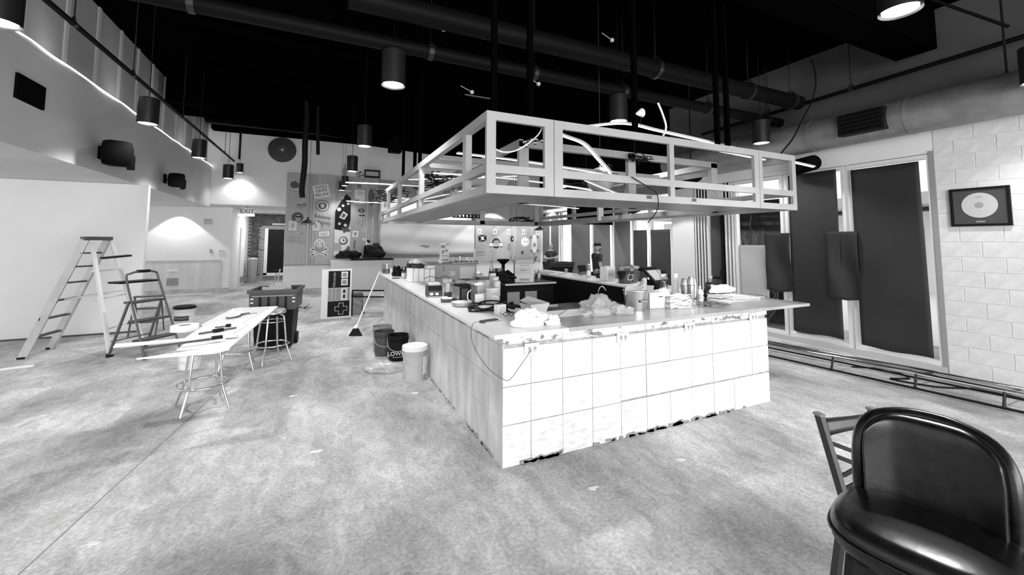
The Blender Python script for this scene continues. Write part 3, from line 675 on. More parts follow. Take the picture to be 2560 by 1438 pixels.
card('large playing card sticker right of the dome lamp', -1.52, 2.31, w_=.22, h_=.29)
for i, x in enumerate((4.745, 5.45, 6.1, 6.83, 7.55)): card(['first', 'second', 'third', 'fourth', 'fifth'][i]+' small playing card sticker from the left on the far planks', x, 2.2, M_dark if i else M_grey, .17, .24)
t = sticker('sticker', 'dark blackletter-style two-word lettering sticker under the round badge', -1.28, 2.57, rot=.15)
tx(t, 'Addams', .17, M_dark, .08, -.05); tx(t, 'Family', .17, M_dark, -.12, .05); pf(t, 'drop', [(-.03, -.2), (.03, -.2), (0, -.26)], M_dark, .003)
t = sticker('sticker', 'pale open book shaped sticker with scribbled print', -1.24, 2.04, rot=-.06)
pf(t, 'cover', rect(.42, .24, 0, -.01), M_grey); pf(t, 'page', rect(.36, .19), M_white2, .003); [pf(t, 'print', rect(.24, .012, 0, -.05+.04*k), M_grey, .007) for k in range(3)]
t = sticker('sticker', 'grey block lettering sticker in two slanting lines', -2.12, 1.82, rot=.15)
tx(t, 'ROCKY', .14, M_grey, .08); tx(t, 'HORROR', .14, M_grey, -.06)
pf(sticker('sticker', 'tiny dark square sticker above the slanting block lettering', -1.95, 2.05), 'patch', rect(.08, .12), M_grey)
t = sticker('sticker', 'white hooded skull and crossed bones sticker low on the plank wall', -1.38, 1.52)
for k, a in enumerate((.42, -.42)):
    c_, s_ = math.cos(a), math.sin(a); L = .25
    def rr(u, v, dz=-.13): return (u*c_-v*s_, u*s_+v*c_+dz)
    pf(t, 'bone_outline', [rr(-L-.05, -.06), rr(L+.05, -.06), rr(L+.05, .06), rr(-L-.05, .06)], M_white2, .001*k)
    pf(t, 'bone', [rr(-L, -.018), rr(L, -.018), rr(L, .018), rr(-L, .018)], M_grey, .005+.001*k)
    for q in (-L, L): pf(t, 'bone_end', ell(.035, .035, *rr(q, 0)), M_grey, .005+.001*k)
pf(t, 'outline', ell(.18, .22, 0, .12), M_white2, .004); pf(t, 'hood', [(-.16, -.04), (-.12, .2), (0, .3), (.12, .2), (.16, -.04), (.06, -.1), (-.06, -.1)], M_grey, .009); pf(t, 'skull', ell(.09, .12, 0, .13), M_white2, .013)
for q in (-.04, .04): pf(t, 'eye', ell(.022, .02, q, .15), M_dark, .017)
pf(t, 'teeth', rect(.09, .02, 0, .06), M_dark, .017)
# collage strip
t = sticker('collage_panel', 'tall narrow collage picture panel set into the plank wall', -.64, 2.67, 'picture')
pf(t, 'upper_picture', rect(.56, 1.0, 0, .93), M_grey, 0); pf(t, 'lower_picture', rect(.56, 1.05, 0, -.90), M_white2, 0)
pf(t, 'shelf_line', rect(.56, .03, 0, .98), M_white2, .004)
pf(t, 'figure', [(-.27, -.45), (-.26, .2), (-.12, .5), (.1, .87), (.26, .72), (.27, -.1), (.2, -.38), (0, -.5)], M_black, .004)
for (a, c, r_) in ((.0, .42, .045), (.18, .5, .05), (-.13, .28, .07), (-.1, -.25, .05), (.1, -.3, .06), (-.02, .7, .04)): pf(t, 'spot', ell(r_, r_, a, c, 14), M_grey2, .008)
pf(t, 'frame_square', [(-.12, -.02), (.06, -.1), (.18, .1), (.02, .22)], M_grey2, .012)
pf(t, 'frame_square', [(-.06, .02), (.04, -.03), (.11, .09), (.02, .15)], M_dark, .016)
pf(t, 'splash', ell(.14, .1, .12, -.47, 18, .4, 2), M_dark, .008)
pf(t, 'disc', ell(.15, .15, .05, -.87), M_dark, .004); pf(t, 'disc_face', ell(.11, .11, .04, -.86), M_white2, .008); pf(t, 'disc_mark', ell(.03, .04, .06, -.85), M_dark, .012)
pf(t, 'shoe', [(-.1, -1.38), (.27, -1.38), (.27, -1.08), (.2, -1.06), (.1, -1.2), (-.1, -1.32)], M_dark, .004)
for k in range(5): pf(t, 'lace', rect(.07, .018, .06+.03*k, -1.27+.04*k), M_white2, .008)
pf(t, 'label_box', rect(.26, .3, -.14, -1.1), M_grey2, .003)
for k in range(4): pf(t, 'label_line', rect(.2, .015, -.14, -1.18+.06*k), M_grey, .007)
MB().bx(-.93, -.90, 13.235, 13.25, 1.15, 4.15).build('plank', mw[2], pw)
# right strip stickers
t = sticker('sticker', 'white letter sheet sticker with a heart in the corner', -.07, 3.45)
pf(t, 'sheet', rect(.36, .52), M_white2); [pf(t, 'line', rect(.22, .012, .02, .08+.035*k), M_grey, .004) for k in range(4)]
pf(t, 'heart', [(-.1, -.22), (-.18, -.13), (-.14, -.09), (-.1, -.11), (-.06, -.09), (-.02, -.13)], M_grey, .004); pf(t, 'heading', rect(.12, .03, 0, .2), M_grey2, .004)
for (x, z, a, b_, m, lab) in ((-.1, 3.86, .07, .06, M_dark, 'dark triangular'), (.075, 3.88, .075, .07, M_grey2, 'pale round'), (0, 2.93, .12, .08, M_dark, 'dark jagged'), (.03, 2.75, .1, .03, M_black, 'black thin'), (-.1, 2.5, .06, .07, M_grey, 'faded grey'), (.12, 2.2, .08, .09, M_grey2, 'pale heart-like'), (.13, 1.85, .07, .05, M_white2, 'small white'), (.12, 1.4, .05, .05, M_grey, 'small grey dotted')):
    t = sticker('sticker', lab+' sticker on the right strip of the plank wall', x, z); pf(t, 'shape', ell(a, b_, n=16, j=.15, seed=int(z*10)), m); pf(t, 'mark', ell(a*.4, b_*.4, n=10), M_grey if m != M_grey else M_grey2, .004)
t = sticker('sticker', 'dark scribbled oval sticker beside the paper-covered opening', .345, 3.45); pf(t, 'oval', ell(.11, .31, j=.03), M_dark); [pf(t, 'stroke', rect(.15, .012, 0, -.2+.08*k), M_grey, .004) for k in range(6)]
t = sticker('sticker', 'pale square sticker with a curled figure', -.184, 2.05, rot=.1); pf(t, 'square', rect(.2, .23), M_white2); pf(t, 'figure', ell(.06, .08, 0, 0, 14, .2, 1), M_grey, .004)
t = sticker('sticker', 'vertical black lettering sticker on the right strip of the plank wall', -.2, 1.5); text('lettering', 'Fletch Lives', .13, M_black, t, (0, -.006, 0), (PI/2, PI/2, 0), .001)
t = sticker('sticker', 'round white and black yin-yang style sticker', .27, 1.71); pf(t, 'disc', ell(.09, .14), M_white2); pf(t, 'swirl', [(.0, .14), (.06, .1), (.085, .02), (.03, .0), (-.03, .04), (-.05, .1)], M_black, .004); pf(t, 'dot', ell(.02, .03, 0, -.06, 10), M_black, .004)
# far planks stickers
t = sticker('sticker', 'dark flag sticker with a pale cross and emblem on the far planks', 4.88, 1.92, rot=-.1); pf(t, 'flag', rect(.36, .26), M_black); pf(t, 'stripe', [(-.18, -.13), (-.14, -.13), (.18, .13), (.14, .13)], M_grey2, .004); pf(t, 'stripe', [(-.18, .13), (-.14, .13), (.18, -.13), (.14, -.13)], M_grey2, .005); pf(t, 'emblem', ell(.06, .08), M_white2, .009)
t = sticker('sticker', 'dark round badge sticker crossed by a white lettered banner on the far planks', 5.51, 1.71)
pf(t, 'outline', ell(.24, .27), M_white2); pf(t, 'disc', ell(.21, .24), M_dark, .003); pf(t, 'hill', ell(.14, .07, .02, .06), M_grey, .006); pf(t, 'banner', rect(.62, .14, 0, -.06), M_white2, .009); pf(t, 'banner_edge', rect(.64, .012, 0, .015), M_dark, .012); pf(t, 'banner_edge', rect(.64, .012, 0, -.135), M_dark, .012); tx(t, 'PARK', .13, M_dark, -.06, off=.014)
t = sticker('sticker', 'dark long-haired head sticker on the far planks', 6.27, 1.9); pf(t, 'hair', ell(.07, .12, j=.1), M_black); pf(t, 'face', ell(.035, .05, .02, .0, 12), M_grey2, .004)
t = sticker('sticker', 'pale vertical oval sticker beside the long-haired head', 6.44, 1.94); pf(t, 'shape', ell(.07, .12), M_grey2); pf(t, 'mark', ell(.03, .03, 0, .03, 10), M_grey, .004)
t = sticker('sticker', 'small grey standing pixel figure sticker on the far planks', 6.12, 1.55); [pf(t, 'block', rect(w_, .05, 0, z), M_grey) for z, w_ in ((.12, .1), (.06, .16), (0, .08), (-.05, .18), (-.11, .12))]
t = sticker('sticker', 'round white line-drawn face sticker on the far planks', 6.91, 1.77); pf(t, 'face', ell(.2, .2, j=.05, seed=2), M_white2); [pf(t, 'lens', ell(.05, .04, q, .02, 12), M_grey2, .004) for q in (-.02, .1)]
t = sticker('skateboard_deck', 'pale skateboard decoration with dark wheels standing on the far planks', 7.38, 1.69, 'skateboard'); pf(t, 'deck', ell(.13, .42), M_white2, d=.012); [pf(t, 'wheel', ell(.035, .03, q, z, 12), M_dark, .0, .03) for q in (-.17, .17) for z in (-.3, .3)]; pf(t, 'graphic', ell(.07, .1, 0, -.05, 14, .2), M_grey, .013)
t = sticker('sticker', 'grey two-line lettering strip sticker low on the far planks', 4.82, 1.28); pf(t, 'line', rect(.38, .06, 0, .05), M_grey); pf(t, 'line', rect(.38, .03, 0, -.07), M_grey)
t = sticker('sticker', 'faded creature-like sticker below the flag sticker', 5.0, 1.66, rot=.3); pf(t, 'shape', ell(.11, .06, j=.2, seed=6), M_grey2)
t = sticker('wreath', 'small dark ring hanging low on the far planks', 6.77, 1.31, 'ring'); MB().tube([(.05*math.cos(a), -.01, .05*math.sin(a)) for a in [k*PI/6 for k in range(12)]], .014, 6, closed=True).build('ring', M_black, t)
# paper-covered opening
def scr(u, v):
    x = .66+3.86*u; z = 1.32+2.1*v
    return (x, 13.24-.03*math.sin(9*u+4*v)*(1-v)-.012*math.sin(22*v+3*u), z-.05*math.sin(PI*u)*(1-v)*.8+.08*(1-v)*(u-.2)*(-.5))
tag(MB().grid(scr, 40, 20).build('paper_drop', mat('drop_paper', .72, .8), smooth=180, solid=.004), 'large sheet of pale protective paper taped over the back opening', 'paper')
tag(MB().bx(.62, 4.53, 13.27, 13.298, 1.13, 4.15).build('opening_board', M_wood), 'grey plywood board behind the paper on the back wall', 'board')
tag(MB().bx(.6, .66, 13.2, 13.26, 1.1, 4.2).build('corner_strip', M_grey), 'narrow grey strip between planks and paper drop', 'strip')
# wall disc
t = thing('wall_disc', 'large dark vinyl-record style disc mounted high on the back wall', 'wall disc', (-2.68, 13.28, 4.99))
MB().cyl((0, 0, 0), (0, -.03, 0), .44, n=56).build('disc', mat('vinyl', .03, .28, spec=.8), t, smooth=30)
for r_ in (.4, .33, .26, .19): MB().tube([(r_*math.cos(2*PI*k/48), -.031, r_*math.sin(2*PI*k/48)) for k in range(48)], .003, 4, closed=True, smooth=1).build('groove', M_dark, t)
MB().cyl((0, -.03, 0), (0, -.036, 0), .13, n=30).build('centre_label', M_dark, t); MB().sph((0, -.04, 0), .035, (1, .5, 1)).build('spindle', M_white, t)
# guitar shape above plank wall
t = thing('wall_guitar', 'small dark lute-shaped ornament on the top edge of the plank wall', 'ornament', (-.62, 13.22, 4.35))
MB().prism(ell(.09, .14, 0, 0), flat, .03).build('body', M_grey, t); MB().bx(-.02, .02, -.03, 0, .12, .3).build('neck', M_grey, t)
t = thing('black_equipment', 'black box of equipment perched on the top edge of the plank wall', 'box', (.35, 13.15, 4.2))
MB().bx(-.28, .28, -.12, .12, 0, .04).bx(-.28, .28, -.12, .12, .24, .27).build('shell', M_black, t)
for q in (-.27, .25): MB().bx(q, q+.02, -.12, .12, .04, .24).build('side', M_black, t)
MB().tube([(-.28, 0, .1), (-.5, 0, .0), (-.4, 0, .2), (-.6, 0, .05)], .012).build('cable', M_black, t)
# dome lamps
for x, y, z, lab in ((-1.72, 11, 2.30, 'small dome pendant lamp in front of the plank wall'), (6.42, 11, 2.22, 'small dome pendant lamp by the end of the far planks')):
    t = thing('dome_lamp', lab, 'pendant lamp', (x, y, z)); MB().lathe([(.24, 0), (.2, .05), (.1, .12), (.04, .15), (.03, .22)], cap=False).build('shade', M_dark, t, smooth=60, solid=.006)
    MB().lathe([(.235, -.004), (.24, .006), (.22, .02)], cap=False).build('rim', M_white, t); MB().cyl((0, 0, .2), (0, 0, zc(x)-z-.01), .006, n=6).build('cord', M_black, t)
    MB().sph((0, 0, .05), .05).build('bulb', mat('bulb', 1, emit=4), t)
# furled black banner and drop pipes
t = thing('furled_banner', 'long furled black banner hanging from the ceiling before the plank wall', 'banner', (-1.83, 9, 2.93))
MB().tube([(0, 0, 0), (-.02, 0, .25), (.02, 0, .9), (.01, 0, 1.5), (.03, 0, 2.1), (.0, 0, 2.6)], .07, 8).build('cloth', M_black, t, smooth=60)
tag(MB().cyl((-1.5, 9.2, 4.15), (-1.55, 9.2, 5.5), .045, n=10).build('drop_pipe', M_black, smooth=40), 'short black drop pipe beside the furled banner', 'pipe')
tag(MB().cyl((-3.9, 13.0, 4.5), (-3.9, 13.0, 5.5), .03, n=8).build('drop_pipe', M_black, smooth=40), 'thin black drop pipe near the back left corner', 'pipe')
# EXIT sign
t = thing('exit_sign', 'white EXIT sign over the corridor mouth', 'sign', (-3.72, 13.9, 2.82))
MB().bx(-.2, .2, -.03, .03, -.10, .11).build('face', M_white, t); MB().bx(-.27, .22, -.04, .04, -.17, -.10).build('lamp_bar', mat('sign_glow', 1, emit=1.6), t); text('lettering', 'EXIT', .21, M_dark, t, (0, -.034, 0), FRONT, .002); MB().prism([(.2, -.06), (.26, 0), (.2, .06)], flat, .02).build('arrow', M_white, t); MB().cyl((0, 0, .11), (0, 0, .17), .02, n=8).build('mount', M_grey, t)
# recess wall details
t = thing('thermostat', 'small white thermostat with grey plate on the recess wall', 'thermostat', (-4.55, 14.43, 1.42)); MB().bx(-.1, .08, -.02, .01, -.06, .06, bev=.004).build('case', M_white, t); MB().bx(-.02, .04, -.024, -.02, -.02, .03).build('display', M_grey, t); MB().bx(-.3, -.25, -.015, .01, -.06, .07).build('switch', M_grey, t)
t = thing('access_panel', 'faint square alarm panel high on the recess wall', 'panel', (-4.95, 14.44, 2.45)); MB().bx(-.12, .12, -.01, .005, -.1, .1).build('panel', M_grey2, t); MB().bx(-.08, .08, -.013, -.01, .03, .05).build('slot', M_grey, t)
t = thing('wainscot_panel', 'pale patched wainscot panel on the recess wall', 'panel', (-5.5, 14.44, .62)); MB().bx(-1.1, 1.0, -.012, .005, -.5, .45).build('panel', mat('patched_board', .66, .8, n=(1.6, .08, (3, 1, .4))), t); MB().bx(-1.1, 1.0, -.025, .0, .45, .49).build('rail', M_grey2, t); MB().bx(-.5, -.2, -.02, -.012, .12, .2).build('label', M_white2, t); MB().bx(-.5, -.18, -.02, -.012, -.35, -.1).build('patch', M_grey, t)
# ledge with black bags along back wall
t = thing('wall_bench', 'low black-topped ledge along the back wall left of the bar', 'ledge', (.2, 12.75, 0)); MB().bx(-.55, .9, -.3, .3, 1.1, 1.15).build('top', M_black, t); MB().bx(-1.2, .85, -.2, .3, 0, 1.1).build('front', M_white2, t)
def lump(name, label, cat, c, s, m, seed=0, n=(20, 12), amp=.18, f=3.0, grp=None, flatb=True):
    rnd = random.Random(seed); ph = [rnd.uniform(0, 6) for _ in range(9)]
    b = MB(); bmesh.ops.create_icosphere(b.b, subdivisions=4, radius=1)
    for v in b.b.verts:
        q = v.co.copy(); k = 1+amp*(math.sin(f*q.x+ph[0]+2*math.sin(f*q.y+ph[1]))+.6*math.sin(2.3*f*q.z+ph[2]+2*q.x)+.5*math.sin(2.1*f*q.y+ph[3]+f*q.x*1.7)+.3*math.sin(5*f*q.x+ph[4]+4*q.z)+.25*math.sin(6*f*q.y+ph[5]+5*q.x))
        v.co = Vector((q.x*k*s[0], q.y*k*s[1], max(0, (q.z+(.35 if flatb else 0)))*k*s[2]))
    o = b.build(name, m, None, 180, c); return tag(o, label, cat, grp)
lump('black_bag', 'long black bag lying on the back ledge', 'bag', (-.42, 12.7, 1.17), (.34, .2, .22), M_black, 1)
lump('black_bag', 'taller heaped black bag on the back ledge nearer the bar', 'bag', (.45, 12.7, 1.18), (.32, .22, .36), M_black, 2)
# ================= LEFT SIDE =================
def ladder(name, label, top, ff, rf, cap, rungs, m, mr, wd=.07, extra=None):
    """ff, rf: pairs of front and rear feet; cap: half length vector of top"""
    t = thing(name, label, 'ladder', (0, 0, 0)); top = Vector(top); cap = Vector(cap)
    for s, f in zip((-1, 1), ff): MB().bar(f, top+cap*s, wd*.45, wd).build('front_rail', m, t); MB().box(f[0], f[1], f[2]+.015, .09, .06, .03).build('foot', M_black, t)
    for s, f in zip((-1, 1), rf): MB().bar(f, top+cap*s*.9+Vector((.07, 0, -.05)), wd*.4, wd*.55).build('rear_rail', mr, t); MB().box(f[0], f[1], f[2]+.015, .07, .05, .03).build('foot', M_black, t)
    for k in rungs:
        a = Vector(ff[0])*(1-k)+(top-cap)*k; b_ = Vector(ff[1])*(1-k)+(top+cap)*k; MB().bar(a, b_, .085, .022).build('step', m if name == 'step_ladder_tall' else M_dark, t)
    for k in (.22, .48, .72):
        a = Vector(rf[0])*(1-k)+(top-cap)*k; b_ = Vector(rf[1])*(1-k)+(top+cap)*k; MB().bar(a, b_, .025, .02).build('rear_brace', mr, t)
    return t
M_alu = mat('aluminium_rail', .5, .45, .3, n=(3, .08)); M_alu2 = mat('pale_rail', .75, .5)
t = ladder('step_ladder', 'tall pale A-frame step ladder against the left white wall', (-4.70, 5.92, 1.80), [(-5.39, 5.77, 0), (-5.34, 6.38, 0)], [(-4.25, 5.40, 0), (-4.18, 6.45, 0)], (.10, .10, 0), (.17, .32, .47, .62, .76, .88), M_alu, M_alu2, .1)
MB().box(-4.70, 5.92, 1.82, .34, .24, .06, rz=.6, bev=.012).build('top_cap', M_dark, t)
MB().box(-4.42, 5.85, 1.52, .36, .22, .03, rz=.5, ry=-.1, bev=.01).build('pail_shelf', M_black, t)
MB().bar((-5.0, 5.85, .86), (-4.45, 5.72, .93), .02, .02).build('spreader', M_alu, t); MB().bar((-4.97, 6.2, .86), (-4.42, 6.2, .93), .02, .02).build('spreader', M_alu, t)
MB().bar((-5.215, 5.79, .55), (-5.10, 5.815, .85), .052, .075).build('warning_label', M_black, t)
t = thing('step_stool', 'dark folding three-step ladder with a hooped handle near the boards', 'ladder', (0, 0, 0))
FF = [Vector((-3.70, 4.96, 0)), Vector((-3.38, 5.42, 0))]; RF = [Vector((-4.26, 5.36, 0)), Vector((-3.96, 5.87, 0))]; TP = [Vector((-4.08, 5.28, 1.18)), Vector((-3.80, 5.66, 1.18))]
M_lad = mat('ladder_enamel', .12, .35, .4)
MB().tube([FF[0], FF[0]*.5+TP[0]*.5, TP[0], TP[0]+Vector((.03, .03, .09)), (TP[0]+TP[1])/2+Vector((0, 0, .12)), TP[1]+Vector((-.03, -.03, .09)), TP[1], FF[1]*.5+TP[1]*.5, FF[1]], .016, 8).build('front_frame', M_lad, t, smooth=60)
MB().cyl((TP[0]+TP[1])/2+Vector((-.06, -.07, .118)), (TP[0]+TP[1])/2+Vector((.06, .07, .118)), .024, n=10).build('grip', M_black, t)
for k in range(2): MB().bar(RF[k], TP[k]*.72+FF[k]*.28-Vector((.03, 0, 0)), .025, .03).build('rear_rail', M_lad, t)
for f in FF+RF: MB().cyl(f, f+Vector((0, 0, .05)), .028, n=10).build('foot', M_black, t)
for k in (.22, .46, .70):
    a = FF[0]*(1-k)+TP[0]*k; b_ = FF[1]*(1-k)+TP[1]*k; MB().bar(a-Vector((.06, -.04, 0)), b_-Vector((.06, -.04, 0)), .17, .03).build('step', M_dark, t)
for k in (.2,): MB().bar(RF[0]*(1-k)+TP[0]*k, RF[1]*(1-k)+TP[1]*k, .03, .015).build('rear_brace', M_lad, t)
MB().box(-4.07, 5.55, 1.13, .26, .56, .03, rz=-.7, bev=.008).build('tool_tray', M_black, t)
t = thing('step_stool', 'smaller folding step stool standing behind the dark one', 'ladder', (-4.35, 7.15, 0))
for sx_ in (-.2, .2): MB().bar((sx_+.02, -.25, 0), (sx_, .05, .72), .025, .025).build('front_rail', M_lad, t); MB().bar((sx_, .3, 0), (sx_, .02, .7), .02, .02).build('rear_rail', M_lad, t)
for z, y in ((.24, -.15), (.48, -.05), (.70, .03)): MB().bx(-.21, .21, y-.08, y+.08, z, z+.02).build('step', M_dark, t)
# buckets
def bucket(label, x, y, r=.15, h=.37, m=M_white, lid=None, inner=M_dark, rz=0, printed=None, handle=True, txt=None):
    t = thing('bucket', label, 'bucket', (x, y, 0), rz); 
    MB().lathe([(.001, .0), (r*.86, 0), (r*.97, h*.86), (r*1.0, h), (r*.96, h), (r*.84, .012), (.001, .012)], n=32, cap=False).build('body', m, t, smooth=40)
    for z in (.80, .88): MB().lathe([(r*.985, h*z-.005), (r*1.05, h*z), (r*.985, h*z+.005)], n=32, cap=False).build('rib', m, t)
    if lid: MB().lathe([(.001, h+.03), (r*.8, h+.028), (r*.86, h+.04), (r*1.04, h+.032), (r*1.06, h-.02), (r*1.0, h-.02)], n=32, cap=False).build('lid', lid, t, smooth=40)
    if handle: MB().tube([(-r*1.03, 0, h*.86), (-r*.85, -r*.75, h*.55), (0, -r*1.08, h*.42), (r*.85, -r*.75, h*.55), (r*1.03, 0, h*.86)], .004, 5).build('handle', M_grey2, t)
    if printed:
        b = MB(); a0, a1, z0, z1 = printed[:4]
        b.grid(lambda u, v: ((r*.93+.004+.0*v)*math.cos(a0+(a1-a0)*u)*(1+.03*(z0+(z1-z0)*v)/h), (r*.93+.004)*math.sin(a0+(a1-a0)*u)*(1+.03*(z0+(z1-z0)*v)/h), z0+(z1-z0)*v), 12, 2).build('label', printed[4], t)
    if txt: text('lettering', txt[0], txt[1], txt[4], t, (0, -r*.97-.006, txt[2]), FRONT, .001, txt[3])
    return t
bucket('white bucket with a black lid and printed label on the floor by the recess', -3.95, 7.95, .19, .36, M_white, M_black, printed=(-2.6, -.9, .1, .2, M_dark))
bucket('white bucket half hidden behind the nearest bar stool', -2.98, 4.2, .14, .24, M_white, M_grey)
bucket('rearmost dark grey bucket of three by the bar side', -.38, 4.15, .155, .38, M_grey, None)
bucket('dark bucket stacked between the grey bucket and the lettered one', -.40, 3.78, .155, .37, M_dark)
bucket('black bucket with big white lettering behind the pale lidded one', -.24, 3.42, .155, .37, M_black, rz=-.2, txt=("LOWE'S", .085, .12, 1, M_white), printed=(-2.1, -1.0, .065, .07, M_white))
bucket('pale lidded grey bucket nearest the camera by the bar side', -.20, 2.42, .155, .40, M_grey2, M_white2, printed=(-1.0, -.3, .08, .3, M_white2))
lump('plastic_bag', 'flat white plastic bag on the floor beside the pale bucket', 'bag', (-.5, 2.95, 0), (.25, .18, .07), M_bag, 4)
# boards on stools
def stool(label, x, y, rz, h=.76, seat=True):
    t = thing('bar_stool', label, 'stool', (x, y, 0), rz, 'chrome bar stools')
    for k in range(4):
        a = PI/4+k*PI/2; c_, s_ = math.cos(a), math.sin(a)
        MB().tube([(.29*c_, .29*s_, .0), (.27*c_, .27*s_, .06), (.205*c_, .205*s_, .24), (.20*c_, .20*s_, .30), (.165*c_, .165*s_, h-.16), (.14*c_, .14*s_, h-.09), (.04*c_, .04*s_, h-.075)], .0125, 8, smooth=3).build('leg', M_chrome, t, smooth=60)
    MB().tube([(.232*math.cos(2*PI*k/24), .232*math.sin(2*PI*k/24), .25) for k in range(24)], .012, 8, closed=True, smooth=1).build('foot_ring', M_chrome, t, smooth=60)
    MB().tube([(.165*math.cos(2*PI*k/24), .165*math.sin(2*PI*k/24), h-.17) for k in range(24)], .009, 8, closed=True, smooth=1).build('upper_ring', M_chrome, t, smooth=60)
    MB().cyl((0, 0, h-.10), (0, 0, h-.06), .11, n=20).build('swivel', M_black, t)
    if seat: 
        MB().lathe([(.001, h-.06), (.165, h-.06), (.178, h-.05), (.178, h-.03), (.165, h-.02), (.001, h-.02)], n=32, cap=False).build('seat_band', M_steel, t, smooth=30)
        MB().lathe([(.165, h-.022), (.172, h-.012), (.16, h), (.10, h+.004), (.001, h+.005)], n=32, cap=False).build('seat', M_grey, t, smooth=60)
    return t
stool('chrome bar stool under the near end of the white boards', -2.47, 2.46, .35)
stool('chrome bar stool under the middle of the boards, between the other two', -2.38, 3.9, .1)
stool('chrome bar stool with its round seat showing in front of the black bin', -1.98, 4.12, .5)
def board(label, poly, z, th, m=M_white2, name='board'):
    b = MB(); A = [b.b.verts.new((x_, y_, z)) for x_, y_ in poly]; B = [b.b.verts.new((x_, y_, z+th)) for x_, y_ in poly]
    b.b.faces.new(A[::-1]); b.b.faces.new(B)
    for i in range(len(poly)): b.b.faces.new((A[i], A[(i+1) % len(poly)], B[(i+1) % len(poly)], B[i]))
    return tag(b.build(name, m), label, 'board', 'boards laid across the stools')
board('long lower white board laid across the bar stools', [(-2.55, 1.75), (-2.12, 1.6), (-1.93, 4.28), (-2.48, 4.32)], .766, .016)
board('upper white board lying on the far end of the long one', [(-2.62, 2.95), (-2.2, 2.85), (-2.03, 4.12), (-2.5, 4.18)], .783, .014, M_ctop)
board('grooved middle panel on top of the long white board', [(-2.6, 2.1), (-2.22, 2.0), (-2.12, 2.80), (-2.58, 2.88)], .783, .012, M_white2)
board('narrow white plank sticking out crosswise over the dark step ladder', [(-3.1, 2.10), (-3.08, 1.99), (-2.12, 2.02), (-2.12, 2.14)], .796, .014)
board('narrow pointed white plank at the near end of the boards', [(-2.75, 1.47), (-2.2, 1.42), (-2.1, 1.52), (-2.15, 1.66)], .783, .014)
def tool(label, pts, r, z=.812, name='hand_tool', head=None):
    t = thing(name, label, 'tool', (0, 0, z)); MB().tube([(p[0], p[1], r) for p in pts], r, 6).build('shaft', M_dark, t, smooth=60)
    if head: MB().box(head[0], head[1], .015, head[2], head[3], .03, rz=head[4], bev=.006).build('head', M_black, t)
    return t
tool('curved dark pry bar on the far end of the boards', [(-2.42, 3.25), (-2.38, 3.2), (-2.3, 3.28), (-2.28, 3.42)], .011, .802)
tool('dark caulking tool lying across the middle panel', [(-2.5, 2.3), (-2.35, 2.4), (-2.2, 2.5)], .010, .800, head=(-2.35, 2.4, .1, .05, .6))
tool('long pale-handled scraper lying on the near plank', [(-2.78, 1.72), (-2.5, 1.82), (-2.3, 1.9)], .011, .815, head=(-2.27, 1.92, .09, .05, .3))
tool('small round knob tool near the near plank end', [(-2.42, 2.62), (-2.30, 2.66)], .008, .800, head=(-2.3, 2.66, .05, .04, 0))
t = thing('drywall_knife', 'pale outlined blade lying on the upper white board', 'tool', (-2.2, 3.55, .8)); MB().box(0, 0, .004, .16, .07, .006, rz=.5).build('blade', M_grey2, t); MB().box(-.05, -.05, .01, .1, .03, .018, rz=.5).build('handle', M_dark, t)
t = thing('tape_roll', 'large white roll of tape lying on the boards', 'tape', (-2.72, 2.72, .784)); MB().lathe([(.06, 0), (.13, 0), (.13, .06), (.06, .06), (.06, 0)], n=30, cap=False).build('roll', M_white, t, smooth=40)
MB().lathe([(.05, .002), (.058, .002), (.058, .058), (.05, .058), (.05, .002)], n=24, cap=False).build('core', M_card, t)
# black tilt bin
t = thing('trash_bin', 'large black wheeled bin standing behind the bar stools', 'bin', (-2.0, 5.05, 0), -.1)
def frustum(b, x0, x1, y0, y1, z0, X0, X1, Y0, Y1, z1):
    A = [b.b.verts.new(p) for p in ((x0, y0, z0), (x1, y0, z0), (x1, y1, z0), (x0, y1, z0))]; B = [b.b.verts.new(p) for p in ((X0, Y0, z1), (X1, Y0, z1), (X1, Y1, z1), (X0, Y1, z1))]
    b.b.faces.new(A[::-1]); 
    for i in range(4): b.b.faces.new((A[i], A[(i+1) % 4], B[(i+1) % 4], B[i]))
    return b
frustum(MB(), -.27, .27, -.22, .26, .05, -.30, .30, -.30, .33, .84).build('body', M_black, t, solid=.01)
frustum(MB(), -.335, .335, -.34, .34, .66, -.345, .345, -.35, .35, .96).build('upper_bin', M_dark, t, solid=.01)
MB().bx(-.37, .37, -.38, -.33, .94, .99).bx(-.37, .37, .33, .38, .94, .99).bx(-.37, -.33, -.33, .33, .94, .99).bx(.33, .37, -.33, .33, .94, .99).build('rim', M_dark, t)
for x_ in (-.2, -.08, .05, .17): MB().bx(x_, x_+.03, -.365, -.33, .1, .88).build('rib', M_black, t)
for x_ in (-.3, .3): 
    for z in (.78, .84): MB().bx(x_-.02, x_+.02, -.355, -.34, z, z+.02).build('rivet', M_white, t)
for x_ in (-.28, .28): MB().cyl((x_-.03, .2, .1), (x_+.03, .2, .1), .1, n=18).build('wheel', M_black, t)
MB().bx(-.3, .3, -.36, -.35, .885, .9).build('bar', M_grey, t)
lump('trash', 'crumpled rubbish heaped in the large black bin', 'rubbish', (-2.0, 5.1, .80), (.2, .2, .17), M_grey, 9)
tag(MB().cyl((-2.05, 5.15, .82), (-1.99, 5.2, 1.3), .012, n=8).build('stick', M_grey, smooth=40), 'thin stick standing up in the black bin', 'stick')
